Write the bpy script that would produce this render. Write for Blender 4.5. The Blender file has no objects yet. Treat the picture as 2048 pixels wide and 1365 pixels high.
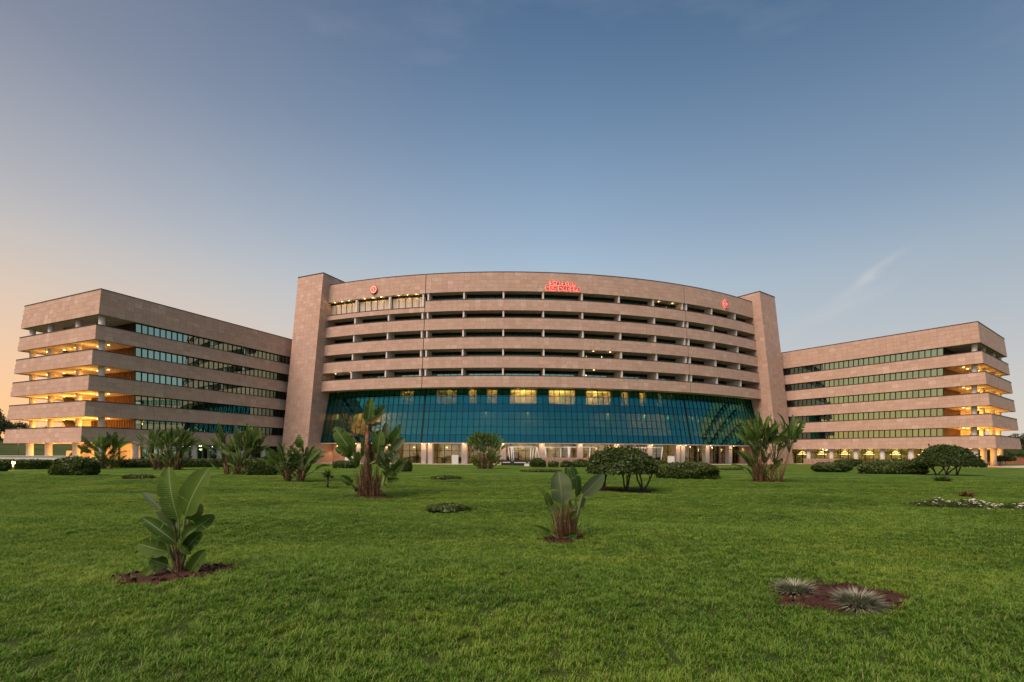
import bpy, bmesh, math, random
import numpy as np
from mathutils import Vector, Matrix
random.seed(7); np.random.seed(7)
sc = bpy.context.scene
COL = sc.collection
PI = math.pi
rad = math.radians

# ------------------------------------------------------------------ camera
EYE = 1.65
FPX, HY, ROLL = 981.95, 910.0, 0.2332          # focal length and horizon row in photograph pixels
cam = bpy.data.objects.new('camera', bpy.data.cameras.new('camera'))
COL.objects.link(cam); sc.camera = cam
cam.data.sensor_width = 36; cam.data.lens = 36*FPX/2048
cam.data.shift_y = (HY-682.5)/2048
cam.data.clip_end = 20000
cam.location = (0, 0, EYE)
cam.rotation_euler = (Matrix.Rotation(PI/2, 3, 'X') @ Matrix.Rotation(rad(ROLL), 3, 'Z')).to_euler()

# ------------------------------------------------------------------ sky, sun, exposure
SUN_AZ, SUN_EL = -135.0, 56.0                     # degrees right of the view axis / above the horizon
world = bpy.data.worlds.new('World'); sc.world = world; world.use_nodes = True
wn, wl = world.node_tree.nodes, world.node_tree.links
sky = wn.new('ShaderNodeTexSky'); sky.sky_type = 'NISHITA'; sky.sun_disc = False
sky.sun_elevation = rad(SUN_EL); sky.sun_rotation = rad(SUN_AZ)
sky.air_density = 1.0; sky.dust_density = 1.0; sky.ozone_density = 1.0
def wmath(op, a, b=None, clamp=False):
    n = wn.new('ShaderNodeMath'); n.operation = op; n.use_clamp = clamp
    for i, v in enumerate((a, b)):
        if v is None: continue
        if isinstance(v, (int, float)): n.inputs[i].default_value = v
        else: wl.new(v, n.inputs[i])
    return n.outputs[0]
def wmix(fac, a, b, mode='MIX'):
    n = wn.new('ShaderNodeMix'); n.data_type = 'RGBA'; n.blend_type = mode
    for i, v in ((0, fac), (6, a), (7, b)):
        if isinstance(v, (int, float)): n.inputs[i].default_value = v
        elif isinstance(v, tuple): n.inputs[i].default_value = (*v, 1)
        else: wl.new(v, n.inputs[i])
    return n.outputs[2]
tc = wn.new('ShaderNodeTexCoord'); sep = wn.new('ShaderNodeSeparateXYZ'); wl.new(tc.outputs['Generated'], sep.inputs[0])
elev = wmath('MAXIMUM', sep.outputs[2], 0.0)
def wramp(f, stops):
    n = wn.new('ShaderNodeValToRGB'); e = n.color_ramp.elements; n.color_ramp.interpolation = 'B_SPLINE'
    for i, (p, c) in enumerate(stops):
        x = e[i] if i < 2 else e.new(p)
        x.position = p; x.color = (*(v/1.4 for v in c), 1)
    wl.new(f, n.inputs[0]); return wmix(1.0, n.outputs[0], (1.4/.3,)*3, 'MULTIPLY')
# dusk dome: pale at the horizon, blue overhead, warm towards the set sun, a little darker opposite it
sh = (math.sin(rad(-84)), math.cos(rad(-84)))
hl = wmath('SQRT', wmath('ADD', wmath('ADD', wmath('MULTIPLY', sep.outputs[0], sep.outputs[0]), wmath('MULTIPLY', sep.outputs[1], sep.outputs[1])), 1e-5))
cs = wmath('DIVIDE', wmath('ADD', wmath('MULTIPLY', sep.outputs[0], sh[0]), wmath('MULTIPLY', sep.outputs[1], sh[1])), hl)
warm_f = wmath('POWER', wmath('MULTIPLY', wmath('SUBTRACT', cs, 0.0, True), 1.0, True), 1.5)
base = wramp(elev, [(0, (.68, .55, .46)), (.14, (.60, .57, .53)), (.30, (.46, .555, .62)), (.40, (.32, .44, .575)), (.54, (.158, .262, .405)), (.68, (.060, .128, .242)), (1, (.045, .09, .18))])
warm = wramp(elev, [(0, (1.30, .56, .08)), (.10, (1.15, .55, .15)), (.24, (.78, .57, .38)), (.36, (.50, .45, .42)), (.54, (.23, .215, .25)), (1, (.07, .10, .18))])
dome = wmix(warm_f, base, warm)
anti = wmath('MULTIPLY', wmath('MULTIPLY', wmath('SUBTRACT', 0.0, cs, True), .55), wmath('MULTIPLY', elev, 2.4, True))
dome = wmix(anti, dome, (0.1, 0.2, 0.4))
col = wmix(0.06, dome, sky.outputs[0])
# a few wisps of high cloud
mp = wn.new('ShaderNodeMapping'); mp.inputs['Scale'].default_value = (1.4, 1.4, 5.0); mp.inputs['Rotation'].default_value = (0.35, 0.5, 0.3)
wl.new(tc.outputs['Generated'], mp.inputs[0])
nz = wn.new('ShaderNodeTexNoise'); nz.inputs['Scale'].default_value = 1.7; nz.inputs['Detail'].default_value = 6; nz.inputs['Roughness'].default_value = 0.55
wl.new(mp.outputs[0], nz.inputs[0])
cl = wmath('MULTIPLY', wmath('SUBTRACT', nz.outputs[0], 0.60, True), 0.55, True)
col = wmix(cl, col, (2.6, 2.35, 2.3))
def wisp(az, el, tilt, la, lb, amt, c):          # one drawn-out streak of cirrus
    d = Vector((math.sin(rad(az))*math.cos(rad(el)), math.cos(rad(az))*math.cos(rad(el)), math.sin(rad(el))))
    r = Vector((d.y, -d.x, 0)).normalized(); u = r.cross(d); e1 = r*math.cos(rad(tilt))+u*math.sin(rad(tilt)); e2 = u*math.cos(rad(tilt))-r*math.sin(rad(tilt))
    def dot(v):
        n = wn.new('ShaderNodeVectorMath'); n.operation = 'DOT_PRODUCT'; wl.new(tc.outputs['Generated'], n.inputs[0]); n.inputs[1].default_value = v; return n.outputs['Value']
    a = wmath('DIVIDE', dot(e1), la); b = wmath('DIVIDE', wmath('SUBTRACT', dot(e2), wmath('MULTIPLY', wmath('SUBTRACT', nz.outputs[0], .5), .10)), lb)
    g = wmath('POWER', 2.718, wmath('MULTIPLY', wmath('ADD', wmath('MULTIPLY', a, a), wmath('MULTIPLY', b, b)), -1.0))
    f = wmath('MULTIPLY', wmath('MULTIPLY', g, wmath('GREATER_THAN', dot(d), 0.0)), wmath('MULTIPLY', nz2.outputs[0], amt), True)
    return wmix(f, col, c)
nz2 = wn.new('ShaderNodeTexNoise'); nz2.inputs['Scale'].default_value = 14; nz2.inputs['Detail'].default_value = 6; wl.new(mp.outputs[0], nz2.inputs[0])
col = wisp(35.7, 17.0, 31, .045, .0065, .42, (2.7, 2.45, 2.3))
col = wisp(33.5, 14.8, 24, .08, .012, .24, (2.5, 2.35, 2.25))
bg = wn['Background']; wl.new(col, bg.inputs[0]); bg.inputs[1].default_value = 0.15
sun = bpy.data.objects.new('sun', bpy.data.lights.new('sun', 'SUN')); COL.objects.link(sun)
sun.data.energy = 2.25; sun.data.angle = rad(44); sun.data.color = (1.0, 0.72, 0.56)   # added broad soft fill standing in for the dusk light, no hard edge
sd = Vector((math.sin(rad(SUN_AZ))*math.cos(rad(SUN_EL)), math.cos(rad(SUN_AZ))*math.cos(rad(SUN_EL)), math.sin(rad(SUN_EL))))
sun.rotation_euler = sd.to_track_quat('Z', 'Y').to_euler()
sun.location = (-60, 0, 60)
vs = sc.view_settings
vs.view_transform = 'Standard'; vs.look = 'None'; vs.gamma = 1.0; vs.use_curve_mapping = False
vs.exposure = 1.0
sc.cycles.use_denoising = True
sc.cycles.max_bounces = 6; sc.cycles.transparent_max_bounces = 12
sc.cycles.caustics_reflective = False; sc.cycles.caustics_refractive = False
sc.cycles.sample_clamp_indirect = 4.0

# ------------------------------------------------------------------ helpers
MATS = {}
class NT:
    def __init__(s, name):
        s.m = bpy.data.materials.new(name); s.m.use_nodes = True
        s.n, s.l = s.m.node_tree.nodes, s.m.node_tree.links
        s.b = s.n['Principled BSDF']; s.o = s.n['Material Output']; MATS[name] = s.m
    def node(s, t, **kw):
        n = s.n.new(t)
        for k, v in kw.items():
            if hasattr(n, k): setattr(n, k, v)
        return n
    def link(s, a, b): s.l.new(a, b)
    def math(s, op, a, b=None, clamp=False):
        n = s.n.new('ShaderNodeMath'); n.operation = op; n.use_clamp = clamp
        for i, v in enumerate((a, b)):
            if v is None: continue
            if isinstance(v, (int, float)): n.inputs[i].default_value = v
            else: s.l.new(v, n.inputs[i])
        return n.outputs[0]
    def mix(s, f, a, b, mode='MIX'):
        n = s.n.new('ShaderNodeMix'); n.data_type = 'RGBA'; n.blend_type = mode
        for i, v in ((0, f), (6, a), (7, b)):
            if isinstance(v, (int, float)): n.inputs[i].default_value = v
            elif isinstance(v, tuple): n.inputs[i].default_value = (*v, 1)
            else: s.l.new(v, n.inputs[i])
        return n.outputs[2]
    def pos(s): return s.n.new('ShaderNodeNewGeometry').outputs['Position']
    def noise(s, scale, detail=4, rough=.55, vec=None, stretch=None):
        v = vec or s.pos()
        if stretch:
            m = s.n.new('ShaderNodeMapping'); m.inputs['Scale'].default_value = stretch; s.l.new(v, m.inputs[0]); v = m.outputs[0]
        n = s.n.new('ShaderNodeTexNoise'); n.inputs['Scale'].default_value = scale; n.inputs['Detail'].default_value = detail; n.inputs['Roughness'].default_value = rough
        s.l.new(v, n.inputs['Vector']); return n.outputs[0]
    def ramp(s, f, stops):
        n = s.n.new('ShaderNodeValToRGB'); e = n.color_ramp.elements
        while len(e) > 2: e.remove(e[-1])
        for i, (p, c) in enumerate(stops):
            x = e[i] if i < 2 else e.new(p)
            x.position = p; x.color = (*c, 1)
        s.l.new(f, n.inputs[0]); return n.outputs[0]
    def tint(s):          # random value per piece: face attribute for joined pieces, object random otherwise
        a = s.n.new('ShaderNodeAttribute'); a.attribute_name = 'tint'
        o = s.n.new('ShaderNodeObjectInfo')
        return s.math('FRACT', s.math('ADD', a.outputs['Fac'], o.outputs['Random']))
    def bump(s, h, strength=.3, dist=.02):
        n = s.n.new('ShaderNodeBump'); n.inputs['Strength'].default_value = strength; n.inputs['Distance'].default_value = dist
        s.l.new(h, n.inputs['Height']); s.l.new(n.outputs[0], s.b.inputs['Normal'])
def simple(name, c, rough=.6, var=.12, scale=3., metal=0, spec=.4):
    t = NT(name); t.b.inputs['Roughness'].default_value = rough; t.b.inputs['Metallic'].default_value = metal
    t.b.inputs['Specular IOR Level'].default_value = spec
    n = t.noise(scale, 5, .6)
    lo = tuple(x*(1-var) for x in c); hi = tuple(min(1, x*(1+var)) for x in c)
    t.link(t.ramp(n, [(.3, lo), (.7, hi)]), t.b.inputs['Base Color']); return t.m
def emis(name, c, s):
    t = NT(name); t.b.inputs['Base Color'].default_value = (*c, 1)
    t.b.inputs['Emission Color'].default_value = (*c, 1); t.b.inputs['Emission Strength'].default_value = s; return t.m

# stone cladding
t = NT('stone'); tv = t.tint()
c = t.ramp(tv, [(0, (.46, .325, .255)), (.25, (.505, .365, .292)), (.75, (.54, .395, .32)), (.93, (.57, .425, .352)), (1, (.64, .49, .41))])
n1_ = t.noise(.35, 4, .6); n2_ = t.noise(3.5, 5, .65)
c = t.mix(t.math('MULTIPLY', n1_, .45), c, (.46, .30, .235))
c = t.mix(t.math('MULTIPLY', t.math('SUBTRACT', n2_, .42, True), 1.6), c, (.33, .24, .19))
st_ = t.noise(1.2, 4, .6, stretch=(1.6, 1.6, .12))
c = t.mix(t.math('MULTIPLY', t.math('SUBTRACT', st_, .55, True), 1.6), c, (.30, .23, .19))
t.link(c, t.b.inputs['Base Color']); t.b.inputs['Roughness'].default_value = .75; t.b.inputs['Specular IOR Level'].default_value = .25
t.bump(n2_, .15, .01)
simple('stone_back', (.30, .22, .175), .9)
simple('coping', (.045, .04, .038), .6)
simple('white_render', (.74, .70, .66), .7, .05, 1.)
simple('soffit', (.62, .56, .48), .8, .06, 1.)
simple('slab', (.45, .42, .39), .8)
simple('roof', (.25, .24, .23), .9)
simple('dark_frame', (.008, .014, .013), .6, .1, spec=.15)
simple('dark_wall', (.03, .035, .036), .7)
simple('wood', (.20, .10, .045), .6, .35, 6.)
simple('unlit_wood', (.05, .028, .018), .6, .35, 6.)  # darker copy of the wood, shade of the unlit top storey in its colour
simple('cream', (.70, .60, .46), .8, .06, 1.5)
simple('lobby_wall', (.22, .24, .15), .8, .2, 1.)
simple('paving', (.50, .42, .37), .85, .12, .6)
simple('white_paint', (.78, .77, .75), .45, .04)
simple('black_rattan', (.018, .018, .022), .7, .2, 8.)
simple('grey_metal', (.35, .34, .33), .4, .1, metal=.6)
simple('red_brick', (.34, .13, .075), .85, .2, 2.)
simple('steps', (.06, .04, .03), .8)
def glass(name, refl, trans, fac, rough=.015):
    t = NT(name); t.n.remove(t.b)
    g = t.node('ShaderNodeBsdfGlossy'); g.inputs['Roughness'].default_value = rough; g.inputs['Color'].default_value = (*refl, 1)
    tv = t.tint()
    nb = t.n.new('ShaderNodeBump'); nb.inputs['Strength'].default_value = .05; nb.inputs['Distance'].default_value = .03
    t.link(t.noise(.6, 2, .5), nb.inputs['Height']); t.link(nb.outputs[0], g.inputs['Normal'])
    if trans is None: o = t.node('ShaderNodeBsdfDiffuse'); o.inputs['Color'].default_value = (.006, .016, .016, 1)
    else: o = t.node('ShaderNodeBsdfTransparent'); o.inputs['Color'].default_value = (*trans, 1)
    mx = t.node('ShaderNodeMixShader')
    lw = t.node('ShaderNodeLayerWeight'); lw.inputs['Blend'].default_value = .35
    f = t.math('ADD', t.math('MULTIPLY', lw.outputs['Fresnel'], .5), t.math('ADD', fac, t.math('MULTIPLY', tv, .08)), True)
    t.link(f, mx.inputs[0]); t.link(o.outputs[0], mx.inputs[1]); t.link(g.outputs[0], mx.inputs[2]); t.link(mx.outputs[0], t.o.inputs[0]); return t.m
glass('wing_glass', (.46, .72, .63), None, .55)
glass('curtain_glass', (.085, .52, .49), (.66, .64, .48), .40)
glass('spandrel_glass', (.055, .40, .42), None, .46)
glass('balcony_glass', (.36, .66, .62), None, .62)
glass('clear_glass', (.6, .66, .62), (.72, .74, .68), .14)
emis('lamp_warm', (1.0, .66, .28), 4.)
emis('lamp_strip', (1.0, .70, .30), 5.)
emis('sign_glow', (1.0, .24, .18), .85)
simple('sign_red', (.16, .006, .006), .6, .05)
t = NT('curtain_fabric'); t.link(t.ramp(t.noise(1.2, 3, .5, stretch=(6, 6, .1)), [(.3, (.45, .38, .30)), (.7, (.75, .68, .58))]), t.b.inputs['Base Color'])

# vegetation
def leafmat(name, stops, rough=.45, trans=.25):
    t = NT(name); c = t.ramp(t.tint(), stops)
    n = t.noise(2.5, 3, .5)
    c = t.mix(t.math('MULTIPLY', n, .35), c, tuple(x*.55 for x in stops[0][1]))
    t.link(c, t.b.inputs['Base Color']); t.b.inputs['Roughness'].default_value = rough; t.b.inputs['Specular IOR Level'].default_value = .35
    tr = t.node('ShaderNodeBsdfTranslucent'); t.link(t.mix(.5, c, (.16, .24, .02)), tr.inputs['Color'])
    mx = t.node('ShaderNodeMixShader'); mx.inputs[0].default_value = trans
    t.link(t.b.outputs[0], mx.inputs[1]); t.link(tr.outputs[0], mx.inputs[2]); t.link(mx.outputs[0], t.o.inputs[0]); return t.m
leafmat('shrub_leaf', [(0, (.035, .065, .014)), (.5, (.07, .12, .022)), (1, (.13, .18, .04))])
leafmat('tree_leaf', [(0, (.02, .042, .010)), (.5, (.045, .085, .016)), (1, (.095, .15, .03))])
leafmat('far_leaf', [(0, (.03, .04, .02)), (.5, (.045, .06, .025)), (1, (.07, .08, .04))])
leafmat('pale_leaf', [(0, (.13, .16, .09)), (.5, (.25, .28, .19)), (1, (.44, .45, .36))], .6, .15)
leafmat('ground_leaf', [(0, (.04, .07, .015)), (.5, (.07, .11, .025)), (1, (.12, .16, .05))])
leafmat('petal', [(0, (.62, .60, .50)), (1, (.8, .79, .72))], .6, .2)
leafmat('red_leaf', [(0, (.14, .05, .025)), (1, (.20, .10, .05))], .6, .2)
# big banana-like leaf: colour from the leaf's own u (edge) and v (length) coordinates
def bigleaf(name, hi, lo, brown):
    t = NT(name); uv = t.node('ShaderNodeUVMap'); sp = t.node('ShaderNodeSeparateXYZ'); t.link(uv.outputs[0], sp.inputs[0])
    e = t.math('ABSOLUTE', t.math('SUBTRACT', sp.outputs[0], .5))
    w = t.node('ShaderNodeTexWave'); w.wave_type = 'BANDS'; w.bands_direction = 'Y'; w.inputs['Scale'].default_value = 9; w.inputs['Distortion'].default_value = 1.2
    t.link(uv.outputs[0], w.inputs['Vector'])
    rn = t.node('ShaderNodeObjectInfo').outputs['Random']
    c = t.mix(rn, lo, hi)
    c = t.mix(t.math('MULTIPLY', w.outputs['Fac'], .16), c, tuple(x*.6 for x in lo))
    n = t.noise(9, 4, .6)
    ed = t.math('MULTIPLY', t.math('SUBTRACT', t.math('ADD', t.math('MULTIPLY', e, 2), t.math('MULTIPLY', n, .35)), 1.05, True), brown*6, True)
    c = t.mix(ed, c, (.22, .14, .05))
    rib = t.math('SUBTRACT', 1.0, t.math('MULTIPLY', e, 26), True)
    c = t.mix(rib, c, (.24, .30, .12))
    gm = t.node('ShaderNodeNewGeometry')
    c = t.mix(t.math('MULTIPLY', gm.outputs['Backfacing'], .35), c, (.10, .15, .07))
    t.link(c, t.b.inputs['Base Color']); t.b.inputs['Roughness'].default_value = .5; t.b.inputs['Specular IOR Level'].default_value = .16
    tr = t.node('ShaderNodeBsdfTranslucent'); t.link(t.mix(.5, c, (.2, .3, .03)), tr.inputs['Color'])
    mx = t.node('ShaderNodeMixShader'); mx.inputs[0].default_value = .22
    t.link(t.b.outputs[0], mx.inputs[1]); t.link(tr.outputs[0], mx.inputs[2]); t.link(mx.outputs[0], t.o.inputs[0])
    bm_ = t.n.new('ShaderNodeBump'); bm_.inputs['Strength'].default_value = .35; bm_.inputs['Distance'].default_value = .01
    t.link(w.outputs['Fac'], bm_.inputs['Height']); t.link(bm_.outputs[0], t.b.inputs['Normal'])
bigleaf('banana_leaf', (.082, .160, .022), (.030, .082, .012), .5)
bigleaf('banana_leaf_pale', (.13, .185, .095), (.085, .13, .06), .3)
bigleaf('banana_leaf_dry', (.30, .20, .07), (.20, .12, .05), 1.)
simple('petiole', (.13, .16, .06), .5, .25, 5.)
simple('dry_sheath', (.17, .092, .05), .85, .7, 14.)
simple('bark', (.075, .055, .042), .9, .35, 12.)

# ground
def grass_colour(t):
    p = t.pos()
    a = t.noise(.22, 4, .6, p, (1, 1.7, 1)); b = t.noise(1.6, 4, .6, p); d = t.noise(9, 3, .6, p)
    st = t.noise(.8, 3, .5, p, (.16, 1.0, 1))  # streaks of mowing and of grazing light, painted into the grass colour
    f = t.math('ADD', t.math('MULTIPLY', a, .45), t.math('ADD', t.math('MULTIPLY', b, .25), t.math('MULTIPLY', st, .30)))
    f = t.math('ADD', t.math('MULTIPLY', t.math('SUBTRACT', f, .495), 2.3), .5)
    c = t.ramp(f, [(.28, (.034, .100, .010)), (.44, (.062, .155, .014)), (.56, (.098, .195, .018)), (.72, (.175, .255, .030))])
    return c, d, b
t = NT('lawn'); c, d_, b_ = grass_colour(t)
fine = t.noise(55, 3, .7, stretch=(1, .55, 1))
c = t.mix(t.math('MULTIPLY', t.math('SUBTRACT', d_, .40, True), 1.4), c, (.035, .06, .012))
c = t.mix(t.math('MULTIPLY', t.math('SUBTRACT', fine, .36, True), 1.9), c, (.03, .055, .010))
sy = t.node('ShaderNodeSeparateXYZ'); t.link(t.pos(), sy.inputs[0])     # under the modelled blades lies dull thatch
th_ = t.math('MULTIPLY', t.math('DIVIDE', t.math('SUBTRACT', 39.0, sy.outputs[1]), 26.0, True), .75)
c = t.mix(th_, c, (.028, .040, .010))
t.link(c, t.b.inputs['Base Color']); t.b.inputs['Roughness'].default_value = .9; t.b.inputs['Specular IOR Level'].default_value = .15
t.bump(t.math('ADD', fine, t.math('MULTIPLY', b_, 1.5)), .6, .05)
t = NT('bank_grass'); t.link(t.ramp(t.noise(.25, 4, .6, stretch=(.3, 1, 1)), [(.35, (.030, .050, .016)), (.65, (.060, .085, .028))]), t.b.inputs['Base Color']); t.b.inputs['Roughness'].default_value = .95; t.b.inputs['Specular IOR Level'].default_value = .1
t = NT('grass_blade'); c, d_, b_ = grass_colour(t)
a = t.node('ShaderNodeAttribute'); a.attribute_name = 'tint'
c = t.mix(t.math('MULTIPLY', a.outputs['Fac'], .5), t.mix(.6, c, t.mix(1., c, (.55, .55, .6), 'MULTIPLY')), (.21, .33, .05))
c = t.mix(1.0, c, (1.44, 1.50, 1.36), 'MULTIPLY')
c = t.mix(t.math('MULTIPLY', t.math('GREATER_THAN', a.outputs['Fac'], .93), .8), c, (.30, .27, .12))
t.link(c, t.b.inputs['Base Color']); t.b.inputs['Roughness'].default_value = .5; t.b.inputs['Specular IOR Level'].default_value = .25
tr = t.node('ShaderNodeBsdfTranslucent'); t.link(c, tr.inputs['Color'])
mx = t.node('ShaderNodeMixShader'); mx.inputs[0].default_value = .35
t.link(t.b.outputs[0], mx.inputs[1]); t.link(tr.outputs[0], mx.inputs[2]); t.link(mx.outputs[0], t.o.inputs[0])
t = NT('red_soil'); n = t.noise(14, 6, .7)
t.link(t.ramp(n, [(.3, (.020, .006, .003)), (.55, (.060, .018, .008)), (.75, (.12, .045, .022))]), t.b.inputs['Base Color'])
t.b.inputs['Roughness'].default_value = .95; t.bump(t.noise(40, 5, .7), 1., .04)
t = NT('rubble_stone'); v = t.node('ShaderNodeTexVoronoi'); v.inputs['Scale'].default_value = 3.2; t.link(t.pos(), v.inputs['Vector'])
t.link(t.mix(.6, v.outputs['Color'], (.52, .31, .24), 'MIX'), t.b.inputs['Base Color']); t.b.inputs['Roughness'].default_value = .9
t.link(t.mix(.72, t.mix(1., v.outputs['Color'], (.5, .45, .45), 'MULTIPLY'), (.50, .29, .225)), t.b.inputs['Base Color'])
t.bump(v.outputs['Distance'], .8, .05)

class MB:
    def __init__(s): s.v, s.f, s.t = [], [], []
    def face(s, pts, tint=0.):
        b = len(s.v); s.v += [tuple(p) for p in pts]; s.f.append(tuple(range(b, b+len(pts)))); s.t.append(tint)
    def box8(s, p, tint=0.):      # 4 bottom corners then 4 top corners
        b = len(s.v); s.v += [tuple(q) for q in p]
        for q in ((3, 2, 1, 0), (4, 5, 6, 7), (0, 1, 5, 4), (1, 2, 6, 5), (2, 3, 7, 6), (3, 0, 4, 7)):
            s.f.append(tuple(b+i for i in q)); s.t.append(tint)
    def box(s, c, ax, ay, az, tint=0.):   # centre and three half axes
        c = Vector(c)
        s.box8([c-ax-ay-az, c+ax-ay-az, c+ax+ay-az, c-ax+ay-az, c-ax-ay+az, c+ax-ay+az, c+ax+ay+az, c-ax+ay+az], tint)
    def tube(s, pts, rs, n=8, cap=True):
        rings = []
        for i, p in enumerate(pts):
            p = Vector(p); a = Vector(pts[max(i-1, 0)]); b = Vector(pts[min(i+1, len(pts)-1)]); d = (b-a).normalized()
            x = d.orthogonal().normalized() if abs(d.z) > .999 else d.cross(Vector((0, 0, 1))).normalized()
            y = d.cross(x); r0 = len(s.v)
            for k in range(n):
                an = 2*PI*k/n; s.v.append(tuple(p+(x*math.cos(an)+y*math.sin(an))*rs[i]))
            rings.append(r0)
        for a, b in zip(rings, rings[1:]):
            for k in range(n): s.f.append((a+k, a+(k+1) % n, b+(k+1) % n, b+k)); s.t.append(0.)
        if cap: s.f.append(tuple(rings[0]+k for k in range(n))[::-1]); s.t.append(0.); s.f.append(tuple(rings[-1]+k for k in range(n))); s.t.append(0.)
    def mesh(s, name, smooth=False):
        me = bpy.data.meshes.new(name); me.from_pydata(s.v, [], s.f)
        at = me.attributes.new('tint', 'FLOAT', 'FACE'); at.data.foreach_set('value', np.array(s.t, dtype=np.float32))
        if smooth: me.polygons.foreach_set('use_smooth', [True]*len(me.polygons))
        return me
    def build(s, name, mat, parent=None, smooth=False):
        return link(name, s.mesh(name, smooth), mat, parent)
def fix_normals(me):
    bm = bmesh.new(); bm.from_mesh(me); bmesh.ops.recalc_face_normals(bm, faces=bm.faces); bm.to_mesh(me); bm.free()
def link(name, me, mat, parent=None, world_coords=True):
    o = bpy.data.objects.new(name, me)
    if mat and not me.materials: me.materials.append(MATS[mat])
    COL.objects.link(o)
    if parent is not None:
        o.parent = parent
        if world_coords: o.matrix_parent_inverse = PINV[parent.name] if parent.name in PINV else Matrix.Identity(4)
    return o
PINV = {}
def tag(o, label, cat, group=None):
    o['label'] = label; o['category'] = cat
    if group: o['group'] = group
    return o
def thing(name, label, cat, loc=(0, 0, 0), rz=0, group=None):
    o = bpy.data.objects.new(name, None); o.empty_display_size = .3; COL.objects.link(o)
    o.location = loc; o.rotation_euler = (0, 0, rz)
    PINV[o.name] = (Matrix.Translation(loc) @ Matrix.Rotation(rz, 4, 'Z')).inverted()
    return tag(o, label, cat, group)
def struct(o): o['kind'] = 'structure'; return o
def stuff(o): o['kind'] = 'stuff'; return o
def gz(x, y):                      # gentle unevenness of the lawn
    f = min(1, max(0, (40-y)/22))*min(1, max(0, (70-abs(x))/20))
    return f*(.05*math.sin(.9*x+.5*y)+.06*math.sin(.35*x-.8*y+1)+.04*math.sin(1.3*y+.2*x))
def ground_at(px, py, z=0.):       # point of the ground seen at a photograph position
    p = _ground(px, py, z)
    for _ in range(4): p = _ground(px, py, gz(p.x, p.y)+z)
    return p
def _ground(px, py, z):
    x, y = px-1024, py-HY; cr, sr = math.cos(rad(ROLL)), math.sin(rad(ROLL))
    xr, yr = cr*x+sr*y, -sr*x+cr*y
    Y = FPX*(EYE-z)/yr; return Vector((xr/FPX*Y, Y, z))
def at_depth(px, py, Y):
    x, y = px-1024, py-HY; cr, sr = math.cos(rad(ROLL)), math.sin(rad(ROLL))
    xr, yr = cr*x+sr*y, -sr*x+cr*y
    return Vector((xr/FPX*Y, Y, EYE-yr/FPX*Y))
UNIT = {}
def unit_box(mat):
    if mat not in UNIT:
        m = MB(); h = .5
        m.box((0, 0, 0), Vector((h, 0, 0)), Vector((0, h, 0)), Vector((0, 0, h))); UNIT[mat] = m.mesh('piece_'+mat); UNIT[mat].materials.append(MATS[mat])
    return UNIT[mat]
def piece(name, mat, c, ex, ey, ez, parent):   # shared box mesh, placed and scaled to full edge vectors
    M = Matrix.Identity(4)
    for i, e in enumerate((ex, ey, ez)):
        for r in range(3): M[r][i] = e[r]
    for r in range(3): M[r][3] = c[r]
    o = bpy.data.objects.new(name, unit_box(mat)); COL.objects.link(o); o.parent = parent
    o.matrix_parent_inverse = PINV.get(parent.name, Matrix.Identity(4))
    loc, rot, scl = M.decompose(); o.location = loc; o.rotation_mode = 'QUATERNION'; o.rotation_quaternion = rot; o.scale = scl
    return o
def pieces(name, mat, quads, parent, thick, limit, joined_name):
    # quads: (centre, ex, ey, ez(normal)); the largest ones in view become objects, the rest one joined part
    def size(q):
        c = q[0]; d = (c-cam.location); v = d.normalized()
        return (q[1].cross(q[2])).length*abs(v.dot(q[3]))/d.length_squared
    quads = sorted(quads, key=size, reverse=True)
    for q in quads[:limit]: piece(name, mat, q[0], q[1], q[2], q[3]*thick, parent)
    if quads[limit:]:
        m = MB()
        for q in quads[limit:]: m.box(q[0], q[1]*.5, q[2]*.5, q[3]*thick*.5, random.random())
        stuff(m.build(joined_name, mat, parent))
def lamp(name, loc, energy, parent=None, color=(1, .62, .26), r=.12, spot=None, direction=None):
    L = bpy.data.lights.new(name, 'SPOT' if spot else 'POINT'); L.energy = energy; L.color = color; L.shadow_soft_size = r
    o = bpy.data.objects.new(name, L); COL.objects.link(o); o.location = loc
    if spot:
        L.spot_size = rad(spot); L.spot_blend = .6
        o.rotation_euler = Vector(direction).to_track_quat('-Z', 'Y').to_euler()
    if parent is not None: o.parent = parent; o.matrix_parent_inverse = PINV.get(parent.name, Matrix.Identity(4))
    return o

# ------------------------------------------------------------------ building frame (u along the front, v towards the back)
PSI, AY = rad(-6.1659), 166.5537
def W(u, v, z): return Vector((u*math.cos(PSI)+v*math.sin(PSI), AY-u*math.sin(PSI)+v*math.cos(PSI), z))
TH = rad(29.8626)
UW, VW, WING_W = -65.2219, -94.8925, 19.58
BATTER = .1119
WZ = [z+EYE for z in (21.778, 18.373, 16.961, 14.985, 13.59, 11.58, 10.18, 8.186, 6.79, 4.79, 3.37, 1.37)]
def wing_fn(s):
    d = (math.sin(TH)*s, math.cos(TH)); n = (math.cos(TH)*s, -math.sin(TH)); b = (UW*s, VW)
    return lambda t, m, z: W(b[0]+d[0]*t+n[0]*m, b[1]+d[1]*t+n[1]*m, z)
def prism(m, P, pts, z0, z1):       # pts: list of (t, n) bottom, same at top
    k = len(pts); b = len(m.v)
    m.v += [tuple(P(t, n, z0)) for t, n in pts]+[tuple(P(t, n, z1)) for t, n in pts]
    m.f.append(tuple(b+i for i in range(k))[::-1]); m.f.append(tuple(b+k+i for i in range(k))); m.t += [0., 0.]
    for i in range(k):
        j = (i+1) % k; m.f.append((b+i, b+j, b+k+j, b+k+i)); m.t.append(0.)

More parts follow.
